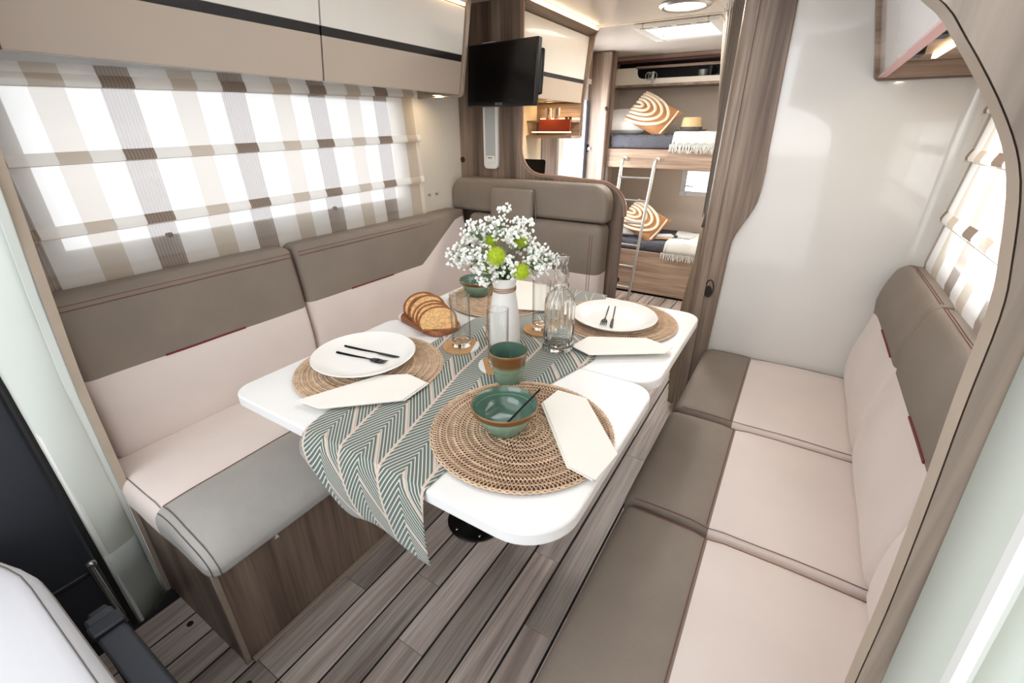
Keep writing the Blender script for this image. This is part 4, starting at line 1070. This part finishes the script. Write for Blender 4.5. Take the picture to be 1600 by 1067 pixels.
def rmc(a, z, i): return 1+(.035*abs(math.sin(8*a))-.018 if 1 <= i <= 4 else 0)
mk('outer_wall', lathe([(.001, .002), (.030, .002), (.031, 0), (.0325, .004), (.036, .030), (.0375, .036), (.0405, .040), (.0435, .058), (.046, .078), (.0475, .085), (.0465, .0865), (.0455, .085)], 64, rmod=rmc), G['cup'], t, world=False)
mk('inner_wall', lathe([(.0458, .0855), (.043, .07), (.038, .042), (.033, .03), (.028, .008), (.001, .006)], 48), M['glaze_in'], t, world=False)

# glasses, coasters
def glass(loc, label, first=None):
    if first: return dup(first, loc, 0, label)
    t = thing('drinking_glass', label, 'glass', loc, 0, 'tall clear drinking glasses')
    mk('tumbler', lathe([(.0268, .019), (.0268, .05), (.0275, .153)], 40), M['thin_glass'], t, world=False)
    mk('rim', lathe([(.0277, .1525), (.0279, .1545), (.0269, .1550), (.0267, .1525)], 40, close=True), M['glass'], t, world=False)
    mk('thick_base', lathe([(.001, .0), (.0255, 0), (.027, .003), (.0268, .018), (.024, .0185), (.001, .016)], 40, close=True), M['glass'], t, world=False)
    return t
def coaster(loc, label, rz, first=None):
    if first: return dup(first, loc, rz, label)
    t = thing('coaster', label, 'coaster', loc, rz, 'cork and white coasters')
    R = .052; c = []
    a0, a1 = .5, 2.05
    c = [(R*math.cos(a), R*math.sin(a)) for a in [a1+(2*PI+a0-a1)*i/40 for i in range(41)]]
    w_ = [(R*math.cos(a0+(a1-a0)*i/14), R*math.sin(a0+(a1-a0)*i/14)) for i in range(15)]
    mk('cork_segment', prism(c, 2, 0, .006), M['cork'], t, world=False, bevel=.0008)
    mk('white_segment', prism([(x*1.0+.0002, y+.0002) for x, y in w_], 2, 0, .0061), M['china'], t, world=False, bevel=.0008)
    return t
CZt = TZ+.0045
c1 = coaster((-.737, .912, CZt), 'cork coaster with white edge under the left glass', -.9)
coaster((-.583, .872, CZt), 'cork coaster with white edge behind the green cup', 2.6, c1)
coaster((-.600, 1.135, CZt), 'cork coaster with white edge beside the glass bottle', -1.2, c1)
g1 = glass((-.735, .912, CZt+.0064), 'tall clear glass beside the bread, on a cork coaster')
glass((-.583, .873, CZt+.0064), 'tall clear glass directly in front of the white vase', g1)
glass((-.598, 1.135, CZt+.0064), 'tall clear glass between the vase and the ribbed bottle', g1)
t = thing('glass_bottle', 'tall ribbed clear glass bottle with knobbly neck', 'bottle', (-.498, 1.055, TZ+.004))
def rmb(a, z, i): return 1+(.018*math.cos(18*a) if 2 <= i <= 12 else 0)
prof = [(.001, 0), (.040, 0), (.0445, .005), (.0455, .02), (.0435, .035), (.042, .06), (.042, .10), (.0425, .13), (.0405, .148), (.033, .163), (.023, .172), (.0185, .178), (.0215, .184), (.0225, .19), (.0185, .197), (.0165, .202), (.020, .212), (.0208, .222), (.017, .236), (.0155, .248), (.0185, .252), (.0195, .258), (.0185, .268), (.0165, .27)]
inner = [(r-.003, z) for r, z in reversed(prof[6:])]
inner += [(.037, .06), (.037, .02), (.032, .012), (.001, .014)]
mk('body', lathe(prof+inner, 72, rmod=rmb, close=True), M['glass'], t, world=False, auto=60)

# vase with twine
t = thing('flower_vase', 'tall white ceramic vase with twine round its neck', 'vase', (-.645, 1.0, TZ+.0045))
mk('body', lathe([(.001, .001), (.042, .001), (.045, .004), (.0455, .03), (.043, .08), (.036, .135), (.031, .165), (.031, .176), (.035, .194), (.037, .203), (.035, .203), (.030, .186), (.028, .172), (.032, .15), (.039, .08), (.039, .01), (.001, .008)], 56, close=True), M['vase'], t, world=False, auto=60)
for k in range(3): mk('twine', tube([(.0328*math.cos(a), .0328*math.sin(a), .166+.0035*k+.002*math.sin(a+k)) for a in [2*PI*i/32 for i in range(33)]], .0015, 6), M['twine'], t, world=False)
mk('twine_tail', tube([(-.027, -.020, .168), (-.038, -.024, .14), (-.043, -.022, .1), (-.047, -.024, .04), (-.050, -.026, .004)], .0018, 6), M['twine'], t, world=False)
mk('twine_tail', tube([(-.024, -.017, .168), (-.03, -.03, .175), (-.036, -.026, .15), (-.035, -.03, .12)], .0014, 6), M['twine'], t, world=False)

# flowers ------------------------------------------------------------------
NK = Vector((-.645, 1.0, .925))
rr = random.Random(11)
rv = Vector((math.cos(yaw), math.sin(yaw), 0)); fv = Vector((-math.sin(yaw), math.cos(yaw), 0))   # picture-parallel spread of the bunch
def bez(a, b, c, n=6): return [a.lerp(b, i/n).lerp(b.lerp(c, i/n), i/n) for i in range(n+1)]
heads = [(-.150, .02, .055, 'lowest left'), (-.115, -.02, .085, 'far left'), (-.085, .04, .105, 'upper left'), (-.06, -.04, .07, 'inner left'), (-.045, .03, .135, 'high left'), (.00, .05, .185, 'topmost'), (.035, -.02, .13, 'high right'), (.07, .03, .085, 'inner right'), (.105, -.01, .07, 'right'), (.135, .03, .05, 'far right'), (.11, .0, .025, 'low right'), (-.05, -.05, .02, 'low left front'), (.015, -.05, .045, 'front centre'), (.04, .05, .10, 'back'), (-.01, .0, .145, 'crown'), (.055, .0, .150, 'right crown'), (-.09, .0, .045, 'left skirt'), (.085, -.03, .05, 'right skirt'), (-.10, .02, .13, 'left crown')]
words = {'lowest left': 'drooping lowest to the left', 'far left': 'reaching out to the left', 'upper left': 'upper left of the bunch', 'inner left': 'left of the big green pompon', 'high left': 'standing high on the left', 'topmost': 'standing highest above the vase', 'high right': 'just right below the top sprig', 'inner right': 'above the right green pompon', 'right': 'right side of the bunch', 'far right': 'reaching farthest right toward the bottle', 'low right': 'drooping low on the right', 'low left front': 'spilling over the left vase lip', 'front centre': 'between the two front pompons', 'back': 'behind the pompons at the back', 'crown': 'in the middle of the crown', 'right crown': 'at the right of the crown', 'left skirt': 'low on the left beside the drooping one', 'right skirt': 'just right of the lower pompon', 'left crown': 'at the left of the crown'}
bl_mesh = None
for hx, hy, hz, nm in heads:
    t = thing('blossom_sprig', 'white gypsophila sprig '+words[nm], 'flower', NK, 0, 'white gypsophila sprigs in the vase')
    tip = NK+rv*hx*.88+fv*hy+Vector((0, 0, hz*.92)); mid = NK+rv*hx*.3+fv*hy*.3+Vector((0, 0, hz*.6+.01))
    st = [tube(bez(NK+Vector((0, 0, -.06)), mid, tip), .0011, 5)]; bl = []
    rad = .034 if nm != 'topmost' else .022
    for k in range(44 if nm != 'topmost' else 16):
        while True:
            q = Vector((rr.uniform(-1, 1), rr.uniform(-1, 1), rr.uniform(-1, 1)))
            if q.length < 1: break
        p = tip+Vector((q.x*rad, q.y*rad, q.z*rad*1.0))
        if p.z < NK.z-.006 and abs((p-NK).to_2d().length) < .036: continue
        base = mid.lerp(tip, rr.uniform(.4, 1)); st.append(tube([base, base.lerp(p, .55)+Vector((0, 0, .004)), p], .0005, 4))
        s = rr.uniform(.0036, .0056)
        for w_ in range(3):
            o_ = Vector((rr.uniform(-1, 1), rr.uniform(-1, 1), rr.uniform(-1, 1)))*s*.55
            bl.append(sphere(p+o_, s*.75, 5, 4))
    mk('stalks', join(*st), M['stem'], t); setp(mk('blossoms', join(*bl), M['blossom'], t, smooth=False), kind='stuff')
pp = [((-.018, -.055, .072), .026, 'large lime green pompon flower in the middle of the bunch'), ((.046, -.05, .030), .024, 'lime green pompon flower low right above the vase lip'), ((.045, .02, .098), .022, 'lime green pompon flower behind the white blossoms on the right'), ((-.035, .03, .092), .018, 'small lime green pompon at the back left'), ((-.055, .02, .022), .014, 'little lime green bud low on the left')]
for (hx, hy, hz), R, lab in pp:
    c = NK+rv*hx+fv*hy+Vector((0, 0, hz))
    t = thing('pompon_flower', lab, 'flower', c, 0, 'lime green pompon flowers in the vase')
    pet = [sphere((0, 0, 0), R*.72, 12, 8)]; N = 260
    for i in range(N):
        z = 1-2*(i+.5)/N; a = i*2.39996; r_ = math.sqrt(1-z*z); d = Vector((r_*math.cos(a), r_*math.sin(a), z))
        side = d.orthogonal().normalized(); tw = d.cross(side); k = R*rr.uniform(.95, 1.14)
        v = [d*R*.65+side*.0018, d*R*.65-side*.0009+tw*.0016, d*R*.65-side*.0009-tw*.0016, d*k+side*.0006]
        pet.append((v, [(0, 1, 2), (0, 1, 3), (1, 2, 3), (2, 0, 3)]))
    setp(mk('petals', join(*pet), M['pompon'], t, world=False, smooth=False), kind='stuff')
    mk('stalk', tube(bez(NK+Vector((0, 0, -.05)), NK+Vector((0, 0, .01)), c), .0014, 5), M['leaf'], t)
t = thing('leaf_sprig', 'dark green leaves at the mouth of the vase', 'leaves', NK)
for i, (dx, dz, dy) in enumerate([(-.03, .05, 0), (.012, .075, -.02), (.028, .06, .01), (-.012, .045, -.03), (.03, .035, -.02)]):
    a, b = NK+Vector((0, 0, -.01)), NK+rv*dx+fv*dy+Vector((0, 0, dz)); n = (b-a).cross(fv).normalized()*.006
    V = []; F = []
    for k in range(6):
        s = k/5; p = a.lerp(b, s)+fv*(-.012*math.sin(PI*s)); w_ = math.sin(PI*min(.98, s*.9+.08)); V += [p-n*w_, p+fv*-.0012, p+n*w_]
    for k in range(5): F += [(k*3, k*3+1, k*3+4, k*3+3), (k*3+1, k*3+2, k*3+5, k*3+4)]
    solid(mk('leaf', (V, F), M['leaf'], t), .0006)

# bread on its board ---------------------------------------------------------
t = thing('bread_board', 'small rounded wooden board under the bread slices', 'board', (-.932, 1.0, TZ+.001), -.24)
mk('board', prism(rrect(-.115, .115, -.058, .058, (.045,)*4, 8), 2, 0, .014), M['board'], t, world=False, bevel=.003)
mk('raised_rim', tube([(x*.96, y*.94, .0145) for x, y in rrect(-.115, .115, -.058, .058, (.045,)*4, 8)], .003, 6, closed=True), M['board'], t, world=False)
so = [(-.050, 0), (.050, 0), (.056, .012), (.057, .03), (.052, .052), (.038, .070), (.018, .079), (-.006, .080), (-.030, .072), (-.048, .055), (-.057, .032), (-.056, .012)]
so = smooth_curve([so[-1]]+so, 3)[3:]
for i in range(6):
    s = i/5+(0, .03, -.02, .04, -.01, 0)[i]
    x = -.853-.125*s; y = .948+.066*s; lean = math.radians(-52+11*s+(0, 3, -2, 4, -3, 2)[i])
    lab = ['front slice of seeded brown bread, cut face showing', 'second bread slice from the front of the fan', 'third bread slice, middle of the fan', 'fourth bread slice, behind the middle', 'fifth bread slice, next to last at the back', 'rearmost bread slice by the bench'][i]
    t = thing('bread_slice', lab, 'bread', (x, y, TZ+.0165), math.radians(38-6*s), 'bread slices on the board')
    R_ = Matrix.Rotation(lean, 4, 'X')
    mk('crumb', xf(prism([(a*.955, .002+b*.955) for a, b in [(p_*(1+.05*math.sin(i*2.1+p_*60)), q_*(1+.05*math.sin(i*1.7+q_*40))) for p_, q_ in so]], 1, -.0055, .0055), R_), M['crumb'], t, world=False, bevel=.0015)
    mk('crust', xf(tube([(a*.975, 0, .001+b*.975) for a, b in [(p_*(1+.05*math.sin(i*2.1+p_*60)), q_*(1+.05*math.sin(i*1.7+q_*40))) for p_, q_ in so]], .0064, 8, closed=True, flat=.9), R_), M['crust'], t, world=False)

# napkins ---------------------------------------------------------------
def napkin(pts, z, label, under=(0.004, -.006), extra=None):
    cx = sum(p[0] for p in pts)/len(pts); cy = sum(p[1] for p in pts)/len(pts)
    t = thing('napkin', label, 'napkin', (cx, cy, z), 0, 'folded ivory napkins')
    lp = [(x-cx, y-cy) for x, y in pts]
    mk('top_fold', prism(lp, 2, .0032, .0058), M['napkin'], t, world=False, bevel=.001, bseg=2)
    mk('under_fold', prism([(x*.985+under[0], y*.985+under[1]) for x, y in lp], 2, 0, .0027), M['napkin'], t, world=False, bevel=.001, bseg=2)
napkin([(-.872, .476), (-.800, .482), (-.668, .604), (-.672, .692), (-.742, .700), (-.80, .655)], MT+.001, 'folded ivory napkin in front of the left plate', (.004, .006))
napkin([(-.462, 1.065), (-.395, 1.040), (-.222, 1.158), (-.212, 1.205), (-.295, 1.230), (-.445, 1.150)], MT+.001, 'folded ivory napkin in front of the far right plate', (-.004, .004))
napkin([(-.392, .765), (-.386, .83), (-.315, .832), (-.186, .682), (-.195, .594), (-.25, .602)], MT+.001, 'folded ivory napkin beside the near green bowl', (-.004, -.003))
napkin([(-.935, 1.51), (-.79, 1.53), (-.655, 1.27), (-.760, 1.225), (-.90, 1.40)], MT+.001, 'folded ivory napkin behind the vase on the far placemat', (.004, .004))

# ================================================================== BUNKS
BY = 3.75; BL, BR = -1.415, -.31
def quilt_warp(z1, amp=.012):
    def f(x, y, z):
        if y < BY+.012:
            a = abs(math.sin((x+z)*60)); b = abs(math.sin((x-z)*60)); return (x, y+.008-.008*min(1, 2.2*min(a, b)), z)
        if z < z1-.05: return (x, y, z)
        a = abs(math.sin((x+y)*38)); b = abs(math.sin((x-y)*38)); return (x, y, z-amp+amp*min(1, 2.2*min(a, b)))
    return f
for k, (lab, z0, z1, mz) in enumerate((('upper bunk bed with wooden front board and dark quilted mattress', 1.02, 1.157, 1.262), ('lower bunk bed with wooden front board and dark quilted mattress', .012, .37, .452))):
    t = thing('bunk_bed', lab, 'bed', ((BL+BR)/2, 4.05, z0))
    mk('front_board', box(BL, BR, BY, BY+.022, z0, z1), M['wood_x'], t, bevel=.003)
    mk('base_board', box(BL, BR, BY+.022, 4.39, z1-.06, z1-.03), M['wood_x'], t, smooth=False)
    vf = rbox(BL+.005, BR-.005, BY+.005, 4.385, z1+.0, mz, .03, (70, 40, 3))
    mk('mattress', warp(vf, quilt_warp(mz)), M['quilt'], t)
    if k == 0:
        for x in (-1.255, -1.0): mk('ladder_knob', sphere((x, BY-.012, 1.085), .017, 14, 10, (1, .8, 1)), M['white_pl'], t)
t = thing('bunk_ladder', 'white metal ladder leaning on the upper bunk', 'ladder', (-1.13, 3.6, 0))
for x, xb_ in ((-1.255, -1.262), (-1.0, -1.035)):
    mk('rail', tube([(x, BY-.03, 1.082), (x, BY-.055, 1.088), (x, BY-.075, 1.07), (x-.001, BY-.09, 1.03), (xb_, 3.50, .012)], .0115, 12), M['metal'], t)
for z in (.955, .79, .622, .452, .285, .115):
    y = 3.50+(BY-.09-3.50)*(z/1.03); s = z/1.03
    mk('rung', cyl((-1.262+.007*s, y, z), (-1.035+.034*s, y, z), .0085, 10), M['metal'], t)
# pillows and cushions
def pillow_vf(w_, h_, th, n=18):
    V, F = [], []
    for s in (1, -1):
        for i in range(n+1):
            for j in range(n+1):
                u = -1+2*i/n; v = -1+2*j/n
                p = (max(0, 1-abs(u)**3.2)*max(0, 1-abs(v)**3.2))**.55
                k = 1-.10*(u*u*v*v)*0+.0; sx = 1-.07*(1-v*v)*0-.05*(1-abs(u))*0
                pin = 1-.06*(1-abs(u)**2)*abs(v)**4
                V.append((u*w_/2*(1-.07*(1-v*v)*abs(u)**3), v*h_/2*(1-.07*(1-u*u)*abs(v)**3), s*th/2*p))
    m = (n+1)**2
    for i in range(n):
        for j in range(n):
            a = i*(n+1)+j; F.append((a, a+1, a+n+2, a+n+1)); F.append((m+a, m+a+n+1, m+a+n+2, m+a+1))
    return V, F
def pil(loc, rot, label, w_=.34, h_=.26, th=.13):
    o = mk('pillow', pillow_vf(w_, h_, th), M['pillow'], world=False); o.location = loc; o.rotation_euler = rot
    setp(o, label, 'pillow')
pil((-1.34, 3.95, 1.355), (math.radians(28), 0, .25), 'plump white pillow at the left end of the upper bunk', .36, .28, .14)
pil((-1.34, 3.94, .545), (math.radians(30), 0, .25), 'plump white pillow at the left end of the lower bunk', .36, .28, .14)
def cushion(loc, rot, label):
    t = thing('tufted_cushion', label, 'cushion', loc, 0, 'ochre tufted cushions'); t.rotation_euler = rot
    w_, h_, th = .36, .27, .11
    mk('cover', pillow_vf(w_, h_, th), M['cushion'], t, world=False)
    def surf(u, v, e=.004): return Vector((u*w_/2, v*h_/2, th/2*(max(0, 1-abs(u)**3.2)*max(0, 1-abs(v)**3.2))**.55+e))
    for k, (r0) in enumerate((.14, .34, .54, .74, .94)):
        P = []
        for i in range(21):
            a = PI*(i/20); P.append(surf(-.75+1.25*r0*math.sin(a)*1.25, .92*r0*math.cos(a)*1.1))
        P = [surf(-.9, .92*r0*1.1)]+P+[surf(-.9, -.92*r0*1.1)]
        mk('yarn_tuft', tube(P, .0115, 7), M['tuft'], t, world=False)
    mk('yarn_tuft', tube([surf(.86, -.8), surf(.9, 0), surf(.86, .8)], .008, 7), M['tuft'], t, world=False)
cushion((-1.13, 3.91, 1.392), (math.radians(52), math.radians(24), math.radians(-8)), 'ochre cushion with cream yarn arcs on the upper bunk')
cushion((-1.10, 3.92, .582), (math.radians(50), math.radians(24), math.radians(-8)), 'ochre cushion with cream yarn arcs on the lower bunk')
# hat
t = thing('straw_hat', 'straw hat with grey band on the upper bunk', 'hat', (-.83, 3.93, 1.284))
mk('brim', lathe([(.06, .006), (.10, .002), (.115, .008), (.116, .011), (.10, .006), (.06, .010)], 36, close=True), M['hatband'], t, world=False)
mk('crown', lathe([(.078, .006), (.076, .03), (.068, .085), (.06, .094), (.03, .086), (.001, .082)], 36), M['straw_hat'], t, world=False)
mk('hat_band', lathe([(.0795, .006), (.0775, .03), (.076, .03), (.077, .006)], 36, close=True), M['hatband'], t, world=False)
# throws with fringe
def throw(x0, x1, yb, zt, drop, label, seed):
    r2 = random.Random(seed); t = thing('fringed_throw', label, 'blanket', ((x0+x1)/2, BY, zt))
    n, m = 30, 20; V, F = [], []
    L1 = yb-(BY-.012); L2 = drop
    for j in range(m+1):
        s = (L1+L2)*j/m
        for i in range(n+1):
            u = i/n; x = x0+(x1-x0)*u+.008*math.sin(j*.5+u*5)+ (0.02*(j/m) if u < .1 else 0)
            wob = .006*math.sin(u*19+j*.2)
            if s < L1: V.append((x, yb-s, zt+.006+.004*math.sin(u*11+s*30)))
            else: V.append((x, BY-.014-abs(wob)-.004, zt+.006-(s-L1)))
    for j in range(m):
        for i in range(n): a = j*(n+1)+i; F.append((a, a+1, a+n+2, a+n+1))
    solid(mk('cloth', (V, F), M['throw'], t), .006, 0)
    fr_ = []
    for i in range(46):
        u = (i+.5)/46; x = x0+(x1-x0)*u; z = zt+.008-drop; ln = r2.uniform(.045, .065)
        fr_.append(tube([(x, BY-.022, z), (x+r2.uniform(-.005, .005), BY-.026, z-ln*.5), (x+r2.uniform(-.01, .01), BY-.024, z-ln)], [.0032, .0028, .0016], 5))
    setp(mk('fringe', join(*fr_), M['tuft'] if False else M['throw'], t), kind='stuff')
throw(-.925, -.60, 4.18, 1.272, .085, 'pale fringed throw hanging over the upper bunk edge', 3)
throw(-.875, -.52, 4.25, .462, .085, 'pale fringed throw hanging over the lower bunk edge', 4)
# books and glasses on the lower bunk
t = thing('book', 'tan notebook under the grey one on the lower bunk', 'book', (-.93, 3.93, .458), .3)
mk('cover', box(-.075, .075, -.05, .05, 0, .016), M['book'], t, world=False, bevel=.002); mk('pages', box(-.073, .076, -.048, .048, .002, .014), M['napkin'], t, world=False)
t = thing('book', 'grey blue notebook lying on the tan one', 'book', (-.91, 3.95, .475), .5)
mk('cover', box(-.085, .085, -.05, .05, 0, .009), M['frame_grey'], t, world=False, bevel=.002); mk('dark_spine', box(.06, .09, -.052, .052, -.001, .011), M['dark_pl'], t, world=False, bevel=.002)
t = thing('eyeglasses', 'thin dark eyeglasses lying on the lower throw', 'eyeglasses', (-.76, 3.92, .478))
for dx in (-.03, .03): mk('rim', tube([(dx+.024*math.cos(a), .018*math.sin(a), .0) for a in [2*PI*i/20 for i in range(20)]], .0016, 6, closed=True), M['black'], t, world=False)
mk('bridge', tube([(-.007, .003, 0), (0, .007, 0), (.007, .003, 0)], .0015, 6), M['black'], t, world=False)
for dx, s in ((-.054, -1), (.054, 1)): mk('temple', tube([(dx, 0, 0), (dx+.03*s, .08, .01), (dx+.02*s, .11, .0)], .0015, 6), M['black'], t, world=False)
# cargo shelf above upper bunk
t = thing('storage_shelf', 'white open storage shelf under the ceiling above the upper bunk', 'shelf', (-1.1, 4.2, 1.62))
oy = 4.10
P = [(-1.598, 1.624), (BR, 1.624), (BR, 1.665), (-1.30, 1.665), (-1.335, 1.675), (-1.35, 1.70), (-1.352, 1.745), (-1.598, 1.745)]
mk('front_panel', prism(P, 1, oy, oy+.018), M['wall'], t, bevel=.004)
mk('shelf_floor', box(-1.598, BR, oy, 4.39, 1.612, 1.626), M['wood_x'], t, smooth=False)
mk('lower_edge', box(-1.598, BR, oy-.006, oy+.02, 1.608, 1.624), M['wood_y'], t, bevel=.002)
mk('upper_frame', box(-1.36, BR, oy-.004, oy+.016, 1.735, 1.752), M['wood_x'], t, bevel=.002)
mk('back_panel', box(-1.598, BR, 4.36, 4.395, 1.626, CZ), M['dark_pl'], t, smooth=False)
mk('divider', box(-.80, -.785, oy+.02, 4.36, 1.626, 1.735), M['dark_pl'], t, smooth=False)
struct('trim_19', box(-1.598, BR, oy-.02, oy+.01, 1.775, 1.795), M['darkred'], bevel=.004)
struct('trim_20', box(-1.598, -1.585, 3.80, 4.1, 1.775, 1.795), M['darkred'], bevel=.004)
struct('trim_21', box(-1.598, BR, oy-.012, oy+.005, 1.795, CZ+.002), M['wood_x'], bevel=.002)
o = mk('storage_can', lathe([(.001, 0), (.032, 0), (.036, .085), (.034, .087), (.001, .085)], 20, close=True), M['rail'], world=False); o.location = (-.86, 4.2, 1.628); setp(o, 'grey can on the high storage shelf', 'can')
t = thing('coiled_strap', 'light coiled strap hanging at the storage shelf corner', 'strap', (-1.22, 4.12, 1.66))
for k in range(3): mk('loop', tube([(.02*k-.03+.022*math.cos(a), .01*k-.04, .02+.026*math.sin(a)) for a in [2*PI*i/16 for i in range(16)]], .0035, 6, closed=True), M['metal'], t, world=False)
mk('buckle', box(.0, .018, -.05, -.04, -.03, .05), M['rail'], t, world=False, bevel=.003)
o = mk('storage_basket', rbox(-.77, -.66, 4.14, 4.3, 1.628, 1.68, .015, (3, 3, 2)), M['hatband']); setp(o, 'small grey basket right of the can on the high shelf', 'basket')
o = thing('towel', 'pale folded towel at the right end of the high shelf', 'towel', (-.58, 4.2, 1.628))
for k in range(3): mk('fold', rbox(-.64, -.52, 4.13, 4.3, 1.628+.018*k, 1.645+.018*k, .008, (3, 3, 2)), M['pillow'], o)
# small dark knob by the bunk pillar and at the seat panel end
for (x, y, z, lab) in ((-1.43, 3.69, 1.44, 'small dark knob high on the bunk pillar'), (-.69, 2.10, .62, 'round dark catch on the rear seat partition edge')):
    o = mk('catch_knob', sphere((0, 0, 0), .016, 14, 10, (1, .7, 1)), M['handle_br'], world=False); o.location = (x, y, z); setp(o, lab, 'knob')
t = thing('door_pull', 'oval dark recessed pull on the wooden post by the curtain', 'handle', (-.236, 1.9105, .705))
ovl = [(.016*math.cos(a), -.001, .036*math.sin(a)) for a in [2*PI*i/24 for i in range(24)]]
mk('oval_rim', tube(ovl, .0025, 6, closed=True), M['handle_br'], t, world=False)
mk('recess', prism([(.013*math.cos(2*PI*i/24)-.002, .022*math.sin(2*PI*i/24)-.01) for i in range(24)], 1, -.0015, .001), M['black'], t, world=False)

# ================================================================== CURTAIN
def curtain():
    t = thing('pleated_curtain', 'dark grey pleated curtain hanging between aisle and bunks', 'curtain', (-.45, 2.4, 0))
    tab = [(1.80, -.492), (1.60, -.470), (1.44, -.448), (1.18, -.412), (.99, -.398), (.79, -.402), (.565, -.431), (.241, -.452), (.02, -.46)]
    def edge(z):
        for (z0, x0), (z1, x1) in zip(tab[:-1], tab[1:]):
            if z1 <= z <= z0: return x0+(x1-x0)*(z0-z)/(z0-z1)
        return tab[-1][1]
    nz, ns = 26, 112; V, F = [], []
    for j in range(nz+1):
        z = 1.805-1.785*j/nz; gather = .35+.65*min(1, abs(z-.95)/.6)
        for i in range(ns+1):
            s = i/ns; y = 2.70-.62*s; x = edge(z)*(1-s)+(-.326)*s
            amp = .021*gather
            ph = s*10*2*PI
            tri = 2*abs(2*((s*7) % 1)-1)-1
            dx = .012*tri if z > .93 else amp*(math.sin(ph)+.25*math.sin(2*ph+z*2))
            V.append((x+dx, y+.01*math.cos(ph)*gather*(z < .93), z))
    for j in range(nz):
        for i in range(ns): a = j*(ns+1)+i; F.append((a, a+1, a+ns+2, a+ns+1))
    cut = lambda x, y, z: z > .93
    a, b = split((V, F), cut)
    solid(mk('upper_pleats', a, M['curtain'], t), .0015, 0); solid(mk('lower_folds', b, M['curtain_w'], t), .0015, 0)
    for k in range(7):
        s = (k+.5)/7; y = 2.70-.62*s
        P = [(edge(z)*(1-s)+(-.326)*s-.0135, y, z) for z in [1.80-.85*i/8 for i in range(9)]]
        mk('pleat_highlight', tube(P, .0014, 5), M['leather'], t)  # paler tubes added on the pleat ridges, their highlight put into colour
    mk('curtain_rail', box(-.50, -.335, 2.0, 2.76, 1.806, 1.818), M['white_pl'], t, bevel=.002)
    mk('leading_edge', tube([(edge(1.8-1.78*i/20), 2.712, 1.8-1.78*i/20) for i in range(21)], .005, 6), M['rail'], t)
    return t
curtain()
